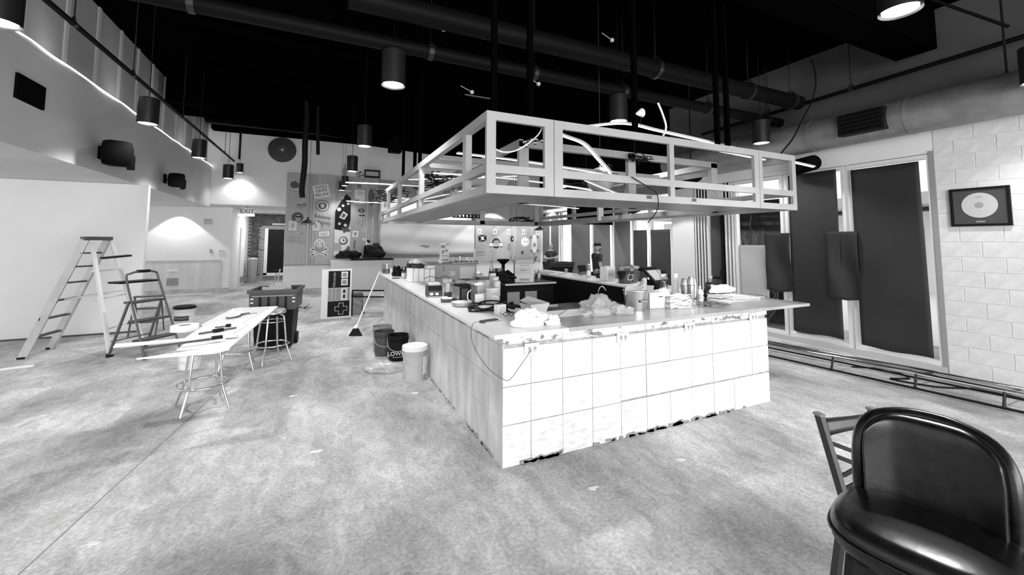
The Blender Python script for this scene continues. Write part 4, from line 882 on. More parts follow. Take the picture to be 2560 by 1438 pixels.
# game controller board
t = thing('controller_cutout', 'large standing game controller shaped board leaning by the bar', 'sign board', (-.98, 7.42, 0), .05)
MB().bx(-.32, .32, -.02, .06, .0, 1.13).build('board', M_white, t)
def cc(name, x0, x1, z0, z1, m, d=.005, off=.0): return MB().bx(x0, x1, -.022-off-d, -.02-off, z0, z1).build(name, m, t)
cc('panel', -.185, .285, .04, .395, M_black); cc('panel', -.185, .285, .70, 1.09, M_black)
for k, x_ in enumerate((-.185, -.10, -.015)): cc('stripe', x_, x_+.075, .405, .69, M_grey)
cc('stripe', .235, .285, .405, .69, M_grey); cc('stripe', .065, .09, .405, .69, M_grey)
cc('select_panel', .09, .23, .41, .695, M_white2, .007)
for z in (.455, .575): MB().cyl((.16, -.033, z), (.16, -.033, z+.075), .022, n=14).build('select_button', M_black, t)
for z in (.76, .93):
    cc('button_panel', .09, .235, z-.01, z+.14, M_white2, .007); MB().cyl((.162, -.034, z+.065), (.162, -.027, z+.065), .052, n=24).build('round_button', M_grey, t)
cross = lambda a, w_: [(-a, -w_), (-w_, -w_), (-w_, -a), (w_, -a), (w_, -w_), (a, -w_), (a, w_), (w_, w_), (w_, a), (-w_, a), (-w_, w_), (-a, w_)]
MB().prism([(u+.1, v+.215) for u, v in cross(.135, .052)], lambda u, v, w_: (u, -.027-w_, v), .004).build('pad_outline', M_white2, t)
MB().prism([(u+.1, v+.215) for u, v in cross(.125, .043)], lambda u, v, w_: (u, -.031-w_, v), .004).build('pad', M_black, t)
text('lettering', 'Nintendo', .09, M_grey2, t, (-.06, -.029, .89), (PI/2, -PI/2, 0), .001)
MB().bar((0, .06, .9), (0, .4, 0), .03, .03).build('prop', M_grey, t)
# black low rail and small bin by it
t = thing('metal_rail_frame', 'black metal rail frame on legs joining the bar end', 'rail', (0, 0, 0))
for z in (.45, .60): MB().bar((-.62, 7.6, z), (.17, 7.2, z), .03, .03).build('rail', M_black, t)
for p in ((.17, 7.2), (-.62, 7.6)): MB().bar((p[0], p[1], 0), (p[0], p[1], .85 if p[0] > 0 else .6), .03, .03).build('post', M_black, t)
t = thing('small_bin', 'small dark grey bin standing behind the controller board', 'bin', (-.50, 7.85, 0)); frustum(MB(), -.11, .11, -.12, .12, 0, -.13, .13, -.14, .14, .42).build('body', M_grey, t, solid=.006); MB().bx(-.14, .14, -.15, .15, .42, .5, bev=.01).build('lid', M_dark, t); MB().bx(.11, .14, -.1, .1, .0, .42).build('side_panel', M_black, t)
# broom
t = thing('broom', 'white-handled broom with dark bristles leaning on the bar edge', 'broom', (0, 0, 0)); a = Vector((-.70, 5.40, .12)); c = Vector((-.155, 6.4, 1.12))
MB().cyl(a, c, .014, n=10).build('handle', M_white, t, smooth=40); MB().bar(a+Vector((-.02, -.03, -.01)), a+(c-a)*.05, .06, .03).build('socket', M_white, t)
b = MB(); A = [b.b.verts.new(p) for p in ((-.83, 5.35, 0), (-.60, 5.25, 0), (-.58, 5.33, 0), (-.81, 5.43, 0))]; B = [b.b.verts.new(p) for p in ((-.75, 5.36, .13), (-.66, 5.33, .13), (-.65, 5.37, .13), (-.74, 5.40, .13))]
b.b.faces.new(A[::-1]); b.b.faces.new(B); [b.b.faces.new((A[i], A[(i+1) % 4], B[(i+1) % 4], B[i])) for i in range(4)]; b.build('bristles', M_black, t)
# debris
random.seed(31)
def debris(label, x, y, r, n, m, m2=None, cat='debris'):
    t = thing('debris', label, cat, (x, y, 0))
    for k in range(n): MB().box(random.uniform(-r, r), random.uniform(-r*.6, r*.6), random.uniform(.008, .05), random.uniform(.05, .22), random.uniform(.02, .06), random.uniform(.008, .03), rz=random.uniform(0, 3), ry=random.uniform(-.25, .25)).build('scrap', m if k % 2 or not m2 else m2, t)
    return t
debris('heap of dark scraps on the floor left of the controller board', -1.75, 9.2, .3, 14, M_dark, M_grey)
debris('crumpled pale carton scraps on the floor behind the broom', -.45, 8.0, .16, 6, M_white2, M_grey)
for i, (x, y, lab) in enumerate(((-2.53, .27, 'torn white paper scrap alone on the floor, bottom left'), (-.3, 1.9, 'small white paper scrap by the pale bucket'), (.48, -.52, 'small pale plaster scrap on the floor in front of the bar'), (1.37, -.5, 'thin pale plaster smear on the floor right of the bar front'), (-1.6, 2.4, 'tiny white scrap in the middle of the left floor'), (-1.35, .9, 'tiny pale scrap on the floor between stools and bar'))):
    b = MB(); pts_ = [(math.cos(a_)*random.uniform(.02, .07), math.sin(a_)*random.uniform(.01, .03)) for a_ in [k*.7 for k in range(9)]]
    b.prism(pts_, lambda u, v, w_: (x+u, y+v, .001+w_), .004); tag(b.build('paper_scrap', M_white2), lab, 'scrap')
for (x0, y0, x1, y1, lab) in ((-6.2, 4.9, -5.0, 5.2, 'long white trim strip on the floor by the left wall'), (-5.9, 13.9, -4.6, 13.8, 'white trim strip on the floor before the recess wall')):
    tag(MB().bar((x0, y0, .012), (x1, y1, .012), .05, .022).build('trim_strip', M_white), lab, 'strip')
# corridor clutter
t = thing('corridor_bin', 'tall grey bin beside the corridor door', 'bin', (-3.95, 17.6, 0)); MB().lathe([(.001, 0), (.16, 0), (.19, 1.0), (.2, 1.0)], n=20, cap=False).build('body', M_grey, t, smooth=40, solid=.01); MB().lathe([(.2, .98), (.21, 1.0), (.2, 1.03), (.001, 1.08)], n=20, cap=False).build('rim', M_grey2, t)
t = thing('stacked_chairs', 'dark chair with shiny legs beyond the corridor mouth', 'chair', (-2.75, 16.3, 0)); MB().bx(-.3, .3, -.25, .25, .5, .6, bev=.03).build('seat', M_black, t)
for p in ((-.25, -.2), (.25, -.2), (.25, .2), (-.25, .2)): MB().cyl((p[0], p[1], 0), (p[0]*.8, p[1]*.8, .5), .015, n=8).build('leg', M_chrome, t)
MB().bx(-.02, .28, .2, .25, .6, 1.35, bev=.02).build('backrest', M_black, t)
# ================= THINGS ON THE BAR =================
Z = 1.0685
def lath(t, name, prof, m, x=0, y=0, z=0, n=24, sm=45, solid=0): return MB().lathe(prof, x, y, z, n, cap=False).build(name, m, t, smooth=sm, solid=solid)
def bottle(label, x, y, h, r, body=M_clear, cap=M_white, z=Z, liquid=None, lab=None, grp=None, name='bottle'):
    t = thing(name, label, 'bottle', (x, y, z), 0, grp)
    lath(t, 'body', [(.001, 0), (r, 0), (r, h*.6), (r*.8, h*.72), (r*.36, h*.8), (r*.34, h*.9), (.001, h*.9)], body)
    lath(t, 'cap', [(.001, h*.89), (r*.42, h*.89), (r*.42, h), (.001, h)], cap)
    if liquid: lath(t, 'liquid', [(.001, .004), (r*.92, .004), (r*.92, h*.55), (.001, h*.55)], liquid)
    if lab: lath(t, 'label', [(r*1.01, h*.18), (r*1.03, h*.18), (r*1.03, h*.5), (r*1.01, h*.5)], lab)
    return t
def boxthing(name, label, cat, x, y, sx, sy, sz, m, z=Z, rz=0, bev=.004, parts=(), grp=None):
    t = thing(name, label, cat, (x, y, z), rz, grp); MB().bx(-sx/2, sx/2, -sy/2, sy/2, 0, sz, bev=bev).build('body', m, t)
    for (n_, x0, x1, y0, y1, z0, z1, mm) in parts: MB().bx(x0, x1, y0, y1, z0, z1).build(n_, mm, t)
    return t
# left arm, far to near
t = thing('clear_tub', 'clear plastic tub of cups at the far left end of the bar', 'tub', (.02, 6.55, Z)); lath(t, 'tub', [(.001, 0), (.1, 0), (.12, .2), (.125, .2)], M_clear, solid=.004); lath(t, 'contents', [(.001, .01), (.09, .01), (.1, .09), (.001, .1)], M_dark)
for i, (x, y) in enumerate(((.2, 6.45), (.25, 6.2), (.08, 6.25), (.35, 6.5))):
    t = thing('white_cup', 'white cup among the far left clutter, '+['behind the clear tub', 'beside the black rolls', 'in front of the tub', 'furthest right'][i], 'cup', (x, y, Z)); lath(t, 'cup', [(.001, 0), (.03, 0), (.042, .12), (.045, .12)], M_white, solid=.003); lath(t, 'lip', [(.042, .118), (.047, .12), (.042, .124)], M_white)
t = boxthing('dark_box', 'black open box of tools on the far left of the bar', 'box', .42, 6.0, .3, .25, .16, M_black, parts=(('slot', -.12, .12, -.13, -.12, .05, .1, M_dark),))
lump('dark_glove', 'crumpled black gloves and rolls on the left bar arm', 'gloves', (.12, 5.7, Z), (.12, .14, .13), M_black, 12, amp=.25)
lump('dark_glove', 'dark fabric heap hanging off a box on the left bar arm', 'cloth', (.34, 5.55, Z), (.1, .12, .22), M_dark, 13, amp=.2)
t = boxthing('phone', 'small dark phone lying before the clear bottle', 'phone', -.02, 5.1, .14, .07, .012, M_dark, parts=(('screen', -.06, .06, -.03, .03, .012, .0135, M_black),))
bottle('clear water bottle with a pale label on the left bar arm', .12, 5.06, .21, .042, M_clear, M_white, lab=M_white2)
for i in range(5):
    x = .10+i*.098
    t = thing('paper_towel_pack', ['leftmost', 'second', 'middle', 'fourth', 'rightmost'][i]+' of five upright white napkin packs in a row', 'napkin pack', (x, 4.37, Z), random.uniform(-.06, .06), 'white napkin packs'); MB().bx(-.046, .046, -.08, .08, 0, .235-.006*i, bev=.01).build('pack', M_white2, t); MB().bx(-.044, .044, -.07, .07, .235-.006*i, .242-.006*i).build('fold', M_white, t)
boxthing('plastic_tray', 'clear shallow tray on top of the right napkin packs', 'tray', .46, 4.37, .16, .18, .05, M_clear, z=Z+.232, parts=(('rim', -.085, .085, -.095, -.085, .04, .055, M_grey2),))
t = thing('dark_pan', 'dark round pan behind the napkin packs', 'pan', (.4, 5.1, Z)); lath(t, 'pan', [(.001, .17), (.1, .17), (.14, .26), (.15, .26)], M_dark, solid=.004); lath(t, 'stand', [(.001, 0), (.1, 0), (.09, .17), (.001, .17)], M_black)
boxthing('black_machine', 'black countertop machine with a white lid behind the napkin packs', 'machine', .42, 5.45, .24, .34, .27, M_black, parts=(('slot', -.1, .1, -.175, -.17, .1, .16, M_dark),))
lump('white_towel', 'folded white towel lying on the black machine', 'towel', (.42, 5.4, Z+.265), (.13, .12, .08), M_cloth, 14, amp=.08)
# charger / radio
t = thing('battery_charger', 'dark two-slot battery charger box with domed grey top', 'charger', (-.0, 2.27, Z), -.12)
MB().bx(-.1, .1, -.1, .1, .0, .15, bev=.02).build('body', M_dark, t, smooth=30); MB().bx(-.085, .085, -.105, -.095, .085, .15).build('front_bay', M_black, t); MB().box(0, .0, .165, .16, .18, .04, bev=.018).build('dome', M_grey2, t)
for q in (-.04, .03): MB().bx(q-.02, q+.02, -.108, -.1, .03, .06).build('shine_label', M_white, t)
MB().bx(-.09, .09, -.106, -.1, .004, .014).build('stripe', M_grey2, t); MB().bx(.1, .13, -.08, .06, 0, .12, bev=.01).build('side_module', M_grey2, t)
tag(MB().tube([(-.1, 2.4, Z+.22), (0, 2.45, Z+.25), (.1, 2.42, Z+.22), (.2, 2.4, Z+.25), (.24, 2.3, Z+.2)], .004, 5).build('cord', M_black, smooth=60), 'thin black cord arching over the charger to the drill', 'cord')
t = thing('cordless_drill', 'white and grey cordless drill standing beside the charger', 'drill', (.16, 2.2, Z), .3)
MB().box(0, 0, .03, .1, .08, .055, bev=.01).build('battery', M_dark, t); MB().bar((0, 0, .055), (.01, 0, .17), .035, .045).build('grip', M_white, t); MB().cyl((-.05, 0, .2), (.06, 0, .2), .032, n=16).build('motor', M_grey2, t, smooth=40); MB().cyl((.06, 0, .2), (.1, 0, .2), .022, .014, n=14).build('chuck', M_dark, t); MB().cyl((.1, 0, .2), (.15, 0, .195), .004, n=6).build('bit', M_steel, t)
t = thing('battery_pack', 'small white and black battery pack near the bar edge', 'battery', (.02, 1.72, Z), -.2); MB().box(0, 0, .022, .14, .09, .04, bev=.012).build('base', M_dark, t); MB().box(0, 0, .05, .12, .08, .03, bev=.01).build('shell', M_white, t); MB().box(.03, -.02, .066, .05, .035, .006).build('screen', M_black, t)
t = boxthing('toaster', 'black rounded toaster-like machine between drill and jug', 'toaster', .21, 1.66, .2, .26, .21, M_black, bev=.03, rz=.1, parts=(('front_plate', -.085, -.0, -.135, -.13, .03, .17, M_dark),))
MB().bx(-.104, -.1, -.1, .1, .02, .19).build('steel_side', M_steel, t)
boxthing('steel_bin', 'low open steel box behind the toaster-like machine', 'box', .48, 2.3, .2, .3, .20, M_steel, rz=.2, parts=(('inside', -.085, .085, -.13, .13, .195, .203, M_dark),))
t = thing('plate_stack', 'short stack of white plates on the left bar arm', 'plates', (.09, 1.36, Z))
for k in range(4): lath(t, 'plate', [(.001, .004+.009*k), (.07, .004+.009*k), (.115, .018+.009*k), (.117, .021+.009*k), (.07, .008+.009*k), (.001, .008+.009*k)], M_white, x=random.uniform(-.006, .006), n=30)
t = thing('plastic_jug', 'large clear ribbed plastic jug with a handle ring and white label', 'jug', (.27, 1.33, Z))
lath(t, 'body', [(.001, 0), (.085, 0), (.09, .02)]+[(.09-.004*(k % 2), .03+.02*k) for k in range(11)]+[(.09, .26), (.07, .32), (.03, .35), (.03, .38), (.001, .38)], M_clear)
MB().bx(-.07, .03, -.097, -.088, .02, .14).build('label', M_white2, t); MB().bx(.03, .055, -.1, -.086, .02, .15).build('label_band', M_dark, t); text('lettering', 'OMNI', .05, M_white, t, (.043, -.102, .085), (PI/2, -PI/2, 0), .001)
lath(t, 'top_ring', [(.05, .345), (.065, .35), (.05, .355)], M_grey2); MB().tube([(-.09, -.02, .18), (-.13, -.03, .15), (-.13, -.03, .08), (-.085, -.03, .05)], .006).build('side_handle', M_white, t)
t = thing('round_can', 'pale wide can with a round emblem beside the jug', 'can', (.40, 1.22, Z)); lath(t, 'body', [(.001, 0), (.08, 0), (.08, .19), (.075, .2), (.001, .2)], M_grey2); lath(t, 'rim', [(.08, .192), (.084, .197), (.08, .204)], M_white)
MB().cyl((.0, -.078, .08), (.0, -.084, .08), .042, n=24).build('emblem', M_white2, t); MB().cyl((.0, -.084, .08), (.0, -.087, .08), .032, n=24).build('emblem_ring', M_grey2, t); MB().cyl((0, -.086, .08), (0, -.089, .08), .008, n=12).build('emblem_dot', M_white, t); MB().bx(-.035, .03, -.083, -.078, .14, .15).build('print', M_grey, t)
t = thing('white_tub', 'square-lidded white plastic tub behind the pale can', 'tub', (.45, 1.62, Z)); MB().bx(-.09, .09, -.08, .08, 0, .24, bev=.012).build('body', M_white, t); MB().bx(-.095, .095, -.085, .085, .225, .245, bev=.004).build('lid', M_white2, t)
for i, (x, y, h) in enumerate(((.51, 1.40, .31), (.53, 1.53, .34), (.48, 1.28, .27))):
    t = thing('cup_sleeve', 'tall translucent stack of plastic cups, '+['middle', 'rear', 'front'][i]+' of three by the white tub', 'cup stack', (x, y, Z), 0, 'translucent cup stacks'); lath(t, 'stack', [(.001, 0), (.034, 0), (.042, h), (.001, h)], M_grey2)
    for k in range(8): lath(t, 'lip', [(.036+.0008*k, h*.4+.022*k), (.045, h*.4+.003+.022*k), (.036+.0008*k, h*.4+.006+.022*k)], M_white, n=18)
# cable coil
random.seed(5)
b = MB(); pts_ = []
for k in range(72):
    a = k*2*PI/16; R_ = .17+.03*math.sin(k*.9); pts_.append((.25+R_*1.1*math.cos(a), .98+R_*.7*math.sin(a), Z+.01+.05*(1+math.sin(a+k*.13))*.7))
tag(b.tube(pts_, .007, 6, smooth=2).build('cable_coil', M_black, smooth=60), 'coiled black extension cable around the white device', 'cable')
t = boxthing('white_device', 'flat white device with a dark base inside the cable coil', 'device', .25, .98, .24, .12, .035, M_dark, rz=.1, parts=(('top', -.11, .06, -.055, .055, .035, .06, M_white),))
t = boxthing('small_carton', 'small white printed carton in front of the cable coil', 'carton', .27, .70, .1, .07, .1, M_white2, rz=.25, parts=tuple(('print', -.035, .035, -.036, -.035, .03+.014*k, .034+.014*k, M_grey) for k in range(4))+(('lid_print', -.03, .02, -.02, .02, .1, .101, M_grey),))
t = thing('glasses', 'pair of dark safety glasses by the small carton', 'glasses', (.30, .56, Z)); [MB().tube([(q+.025*math.cos(a), .0+.0, .025+.018*math.sin(a)) for a in [k*PI/5 for k in range(10)]], .003, 5, closed=True).build('lens_frame', M_black, t) for q in (-.03, .03)]; [MB().cyl((q, 0, .025), (q*.9, .11, .02), .003, n=5).build('temple', M_black, t) for q in (-.057, .057)]
t = thing('glass_bowl', 'shallow white bowl between the glasses and the paper boat', 'bowl', (.45, .74, Z)); lath(t, 'bowl', [(.001, 0), (.03, 0), (.07, .03), (.075, .035)], M_white, solid=.003); lump('bowl_junk', 'black bits heaped in and behind the white bowl', 'bits', (.47, .86, Z), (.09, .06, .05), M_black, 44, amp=.3)
# paper boat tub
t = thing('paper_tub', 'grey paper tub with folded-in flaps near the corner', 'tub', (.56, .52, Z), .2)
frustum(MB(), -.085, .085, -.06, .06, 0, -.12, .12, -.09, .09, .12).build('tub', M_grey2, t, solid=.003)
b = MB(); A = [b.b.verts.new(p) for p in ((-.12, -.09, .12), (.12, -.09, .12), (.12, .09, .13), (0, .1, .175), (-.12, .09, .14))]; b.b.faces.new(A); b.build('flap', mat('flap', .38, .8), t, solid=.002)
lump('crumpled_bag', 'crumpled white plastic bag lying at the front left bar corner', 'bag', (.30, .12, Z), (.15, .09, .10), M_cloth, 15, amp=.2)
lump('crumpled_bag', 'small twisted end of white plastic beside the crumpled bag', 'bag', (.50, .06, Z), (.07, .04, .05), M_cloth, 16, amp=.2)
t = thing('tablet', 'flat dark tool with a thin cord near the bar corner', 'tool', (.03, .40, Z), .25); MB().bx(-.09, .09, -.025, .025, 0, .02, bev=.004).build('body', M_dark, t); MB().bx(-.06, .12, -.04, -.025, 0, .008).build('blade', M_grey2, t)
tag(MB().bar((.62, .25, Z+.006), (1.0, .62, Z+.006), .012, .008).build('metal_strip', M_grey, None), 'thin metal strip lying across the liner at the bar corner', 'strip')
# front arm
for lab, c, s, sd in (('large crumpled clear plastic bag on the front bar arm', (1.28, .42, Z), (.19, .12, .10), 17), ('smaller flattened plastic bag in front of the clear one', (1.12, .24, Z), (.14, .07, .045), 18), ('third wrinkled plastic bag touching the steel bucket', (1.40, .22, Z), (.11, .07, .06), 19)):
    lump('plastic_bag', lab, 'bag', c, s, M_bag, sd, amp=.2, f=4)
t = thing('ice_bucket', 'brushed steel bucket with a small dark name label', 'bucket', (1.70, .36, Z)); lath(t, 'body', [(.001, 0), (.1, 0), (.128, .2), (.137, .205), (.137, .212), (.122, .208), (.098, .01), (.001, .01)], M_steel, n=36); MB().bx(-.055, .055, -.130, -.108, .095, .117).build('label', M_dark, t); text('lettering', 'LAVENDEL', .02, M_white, t, (0, -.1315, .106), FRONT, .0005); MB().tube([(-.13, 0, .2), (-.16, 0, .19), (-.15, 0, .17)], .005).build('ear', M_steel, t)
t = thing('paper_stack', 'crumpled brown papers sticking out of the steel bucket', 'papers', (1.72, .38, Z+.1)); 
for k in range(4): MB().grid(lambda u, v, k=k: (-.13+.26*u+.05*k-.05, .03*k-.04+.03*math.sin(5*u+k), .06+.08*v+.02*math.sin(7*u+k)+.03*k*u), 6, 3).build('sheet', M_card, t, solid=.002)
t = boxthing('brown_box', 'plain cardboard box behind the steel bucket', 'box', 1.99, .42, .2, .17, .17, M_cardl, rz=-.1, parts=(('slot', .02, .07, -.088, -.086, .12, .13, M_dark),)); MB().bar((-.1, .0, .17), (-.0, .1, .23), .17, .004).build('flap', M_card, t)
t = thing('towel_stack', 'messy stack of folded white towels on the front bar arm', 'towels', (2.24, .34, Z))
for k in range(9):
    sd = k*1.7; MB().grid(lambda u, v, k=k, sd=sd: (-.15+.30*u+.012*math.sin(sd+6*v), -.09+.18*v+.01*math.sin(sd*2+5*u), .008+.0155*k+.006*math.sin(7*u+sd)+.005*math.sin(9*v+sd)-.03*max(0, abs(u-.5)-.4)), 14, 8).build('towel', M_cloth, t, smooth=180, solid=.010)
lump('white_towel', 'white towel bunched up behind the stack of towels', 'towel', (2.24, .55, Z), (.13, .06, .13), M_cloth, 21, amp=.15)
t = thing('spray_bottle', 'clear spray bottle with a dark trigger behind the towels', 'bottle', (2.70, .95, Z)); lath(t, 'body', [(.001, 0), (.05, 0), (.05, .15), (.03, .2), (.03, .22), (.05, .25), (.045, .31), (.001, .32)], M_clear); MB().bx(-.03, .03, -.02, .02, .31, .35, bev=.008).build('trigger', M_black, t); lath(t, 'label', [(.051, .04), (.052, .04), (.052, .12), (.051, .12)], M_white2)
t = thing('cup_tower', 'tall tapering tower of stacked white paper cups', 'cup stack', (2.93, .98, Z)); lath(t, 'cups', [(.001, 0), (.052, 0), (.036, .3), (.001, .3)], M_white)
for k in range(9): lath(t, 'lip', [(.05-.0016*k, .02+.028*k), (.054-.0016*k, .023+.028*k), (.05-.0016*k, .026+.028*k)], M_white2, n=18)
for i, (x, y, h) in enumerate(((2.93, .83, .25), (2.86, .66, .29), (3.02, .76, .26))):
    t = thing('cocktail_shaker', ['left', 'tallest middle', 'rear right'][i]+' steel cocktail shaker of three', 'shaker', (x, y, Z), 0, 'steel cocktail shakers'); lath(t, 'tin', [(.001, 0), (.036, 0), (.046, h*.62), (.046, h*.66), (.034, h*.95), (.03, h), (.001, h)], M_steel)
    lath(t, 'seam', [(.046, h*.63), (.048, h*.645), (.046, h*.66)], M_chrome)
bottle('small white squeeze bottle before the shakers', 2.83, .50, .19, .032, M_white, M_white, lab=M_grey2)
t = thing('tap_handle', 'small black ornate tap handle standing by the white squeeze bottle', 'tap handle', (2.98, .55, Z)); lath(t, 'handle', [(.001, 0), (.022, 0), (.01, .03), (.028, .06), (.012, .09), (.02, .11), (.008, .15), (.001, .155)], M_black)
t = thing('syrup_jar', 'dark syrup jug with a clear neck and white cap area', 'jar', (3.62, 1.0, Z)); lath(t, 'glass', [(.001, 0), (.06, 0), (.066, .12), (.06, .16), (.03, .19), (.03, .23), (.001, .23)], M_clear); lath(t, 'syrup', [(.001, .003), (.058, .003), (.063, .12), (.058, .155), (.001, .155)], M_black); MB().bx(.03, .055, -.062, -.045, .03, .11).build('label', M_white, t); lath(t, 'cap', [(.001, .225), (.032, .225), (.032, .245), (.001, .245)], M_grey2)
t = thing('platter', 'round clear platter with cutlery on the front bar arm', 'platter', (2.66, .24, Z)); lath(t, 'dish', [(.001, .004), (.15, .004), (.22, .02), (.225, .025), (.15, .01), (.001, .01)], M_clear, n=36)
random.seed(9)
for k in range(12): MB().cyl((random.uniform(-.15, .12), random.uniform(-.08, .1), .02), (random.uniform(-.12, .15), random.uniform(-.08, .1), .035), .005, n=6).build('utensil', M_dark if k % 2 else M_chrome, t)
lump('white_towel', 'white towel heaped on the right end of the bar', 'towel', (3.80, .95, Z+.02), (.22, .09, .08), M_cloth, 23, amp=.12)
for i, (x, y, sx_, sy_, rz_, z_, lab) in enumerate(((3.35, .45, .6, .3, .05, 0, 'wide bottom sheet of papers on the right bar corner'), (3.5, .5, .42, .3, -.15, .012, 'menu sheet lying on the wide papers'), (3.30, .62, .34, .22, .2, .024, 'uppermost white menu sheet on the papers'), (3.72, .6, .3, .42, .1, .006, 'white sheet near the far bar tip'))):
    t = thing('paper_sheets', lab, 'papers', (x, y, Z+z_), rz_, 'loose menus and papers on the bar'); MB().bx(-sx_/2, sx_/2, -sy_/2, sy_/2, 0, .008).build('stack', M_white2, t); MB().bx(-sx_/2+.03, sx_/2-.03, -sy_/2-.001, -sy_/2, .001, .006).build('edge', M_grey, t)
    for k in range(3): MB().bx(-sx_/2+.04, sx_/2-.06, -sy_/2+.05+.06*k, -sy_/2+.065+.06*k, .008, .0087).build('print', M_grey, t)
# right arm
def big_jar(label, x, y, r, h, liq, lidm):
    t = thing('glass_jar', label, 'jar', (x, y, Z)); lath(t, 'glass', [(.001, 0), (r*.65, 0), (r*.98, h*.7), (r, h*.78), (r*.9, h*.82)], M_clear, n=32)
    if liq: lath(t, 'contents', [(.001, .008), (r*.6, .008), (r*.93, h*.6), (.001, h*.6)], liq, n=32)
    lath(t, 'lid', [(r*.92, h*.8), (r*1.0, h*.84), (r*.8, h*.94), (.001, h)], lidm, n=32); return t
t = big_jar('large glass pitcher with dark contents and a white lid on the right bar arm', 3.46, 2.6, .165, .35, M_black, M_clear); MB().tube([(-.16, -.02, .26), (-.2, -.02, .2), (-.17, -.02, .1)], .008).build('handle', M_clear, t)
for q in (-.03, .03): MB().cyl((q, -.155, .16), (q, -.15, .16), .012, n=10).build('print_dot', M_white, t)
MB().tube([(-.05, -.15, .15), (-.05, -.135, .08), (.05, -.135, .08), (.05, -.15, .15)], .006, smooth=3).build('print_curve', M_white, t)
big_jar('second large glass jar with a dark base right of the pitcher', 3.75, 2.75, .15, .3, M_dark, M_grey2)
t = boxthing('tin_canister', 'square white tin canister with a framed grey label and round lid', 'canister', 3.52, 3.15, .2, .2, .25, M_white, bev=.012, parts=(('label', -.08, .08, -.104, -.1, .03, .2, mat('label_grey', .6, .6)), ('print', -.06, .06, -.1055, -.104, .11, .122, M_grey), ('print', -.06, .06, -.1055, -.104, .09, .1, M_grey), ('print', -.05, .05, -.1055, -.104, .135, .145, M_grey)))
lath(t, 'lid', [(.001, .27), (.06, .27), (.065, .25), (.07, .25)], M_grey2)
bottle('slim clear bottle with a white label beside the tablet stand', 3.54, 3.77, .28, .042, M_clear, M_white, lab=M_white2)
t = thing('card_terminal', 'black tilted card screen on a stand on the right bar arm', 'screen', (3.82, 4.40, Z), .3); MB().box(0, 0, .14, .24, .03, .14, rx=-.3).build('screen', M_black, t); MB().tube([(-.06, 0, .08), (-.09, .02, .02), (.05, .02, .0)], .008).build('stand', M_black, t); MB().tube([(-.12, .02, .16), (-.22, .05, .12), (-.24, .05, .02)], .005).build('cord', M_dark, t)
t = boxthing('bottle_caddy', 'small black caddy of bottles beside the slim bottle', 'caddy', 3.72, 3.66, .1, .1, .09, M_black, parts=(('band', -.04, .04, -.051, -.05, .03, .06, M_grey2),)); [MB().cyl((q, 0, .09), (q, 0, .15), .014, n=8).build('neck', M_dark, t) for q in (-.025, .025)]
t = thing('drinking_glass', 'small clear glass near the far black bin', 'glass', (3.87, 5.12, Z)); lath(t, 'glass', [(.001, 0), (.035, 0), (.04, .08), (.042, .08)], M_clear, solid=.003); lath(t, 'rim', [(.04, .078), (.043, .081), (.04, .084)], M_white)
for i, (x, y) in enumerate(((3.4, 5.0), (3.55, 4.7))): boxthing('notepad', ['far', 'near'][i]+' pale notepad lying on the far right bar arm', 'notepad', x, y, .2, .14, .02, M_white2, rz=.3*i, parts=(('pen', -.06, .08, -.01, 0, .02, .028, M_dark),))
t = thing('pos_terminal', 'black point-of-sale touch terminal tilted back on the right of the bar', 'terminal', (3.36, 1.75, Z), .25)
MB().box(0, 0, .20, .44, .26, .03, rx=.75, bev=.006).build('housing', M_black, t); MB().box(-.06, -.013, .215, .24, .20, .006, rx=.75).build('screen', mat('pos_screen', .4, .3), t); MB().box(.125, -.013, .215, .11, .20, .006, rx=.75).build('screen', mat('pos_screen2', .3, .3), t)
MB().bx(-.12, .2, -.06, .12, 0, .14, bev=.02).build('base', M_black, t); MB().bx(-.1, .25, .14, .26, .26, .32, bev=.02).build('printer', M_black, t); MB().cyl((.22, -.05, .16), (.26, -.04, .2), .03, n=12).build('reader', M_black, t)
# interior: cabinet, island, box, sinks
t = thing('steel_cabinet', 'grey panelled cabinet block inside the bar with a shelf of cups', 'cabinet', (1.35, 6.1, 0)); MB().bx(-.42, .52, -.35, .6, 0, 1.27).build('body', M_grey2, t); MB().bx(-.46, .56, -.38, .62, 1.27, 1.30).build('top', M_wood, t); MB().bx(-.1, .02, -.36, -.35, 1.03, 1.13).build('plate', M_white2, t); MB().bx(.12, .48, -.372, -.35, .93, 1.22).build('notice', M_white, t)
[MB().cyl((-.24, -.352, z), (-.24, -.362, z), .016, n=8).build('hook', M_dark, t) for z in (1.16, 1.22)]
for i, (x, y, h, m, lab) in enumerate(((1.1, 6.0, .07, M_white, 'white tea light cup on the cabinet'), (1.42, 6.0, .15, M_grey2, 'grey tin can on the cabinet'), (1.56, 6.0, .17, M_clear, 'tall dark-topped glass on the cabinet'), (1.72, 5.95, .13, M_white, 'white paper cup at the cabinet end'))):
    t = thing('cup', lab, 'cup', (x, y, 1.30)); lath(t, 'cup', [(.001, 0), (.04, 0), (.05, h), (.001, h)], m); lath(t, 'rim', [(.05, h-.012), (.053, h-.006), (.05, h)], M_dark if i in (1, 2) else M_white)
t = thing('straw_tray', 'tray of small dark shot cups along the cabinet edge', 'tray', (1.62, 5.80, 1.30)); MB().bx(-.3, .3, -.06, .06, 0, .02).build('tray', M_grey2, t); [MB().cyl((-.27+.06*k, 0, .02), (-.27+.06*k, 0, .055), .02, n=8).build('cup', M_dark if k % 2 else M_grey, t) for k in range(10)]
t = thing('display_column', 'printed white display column standing on the cabinet', 'display', (1.3, 6.4, 1.30)); MB().bx(-.10, .10, -.06, .06, 0, .45).build('column', M_white2, t)
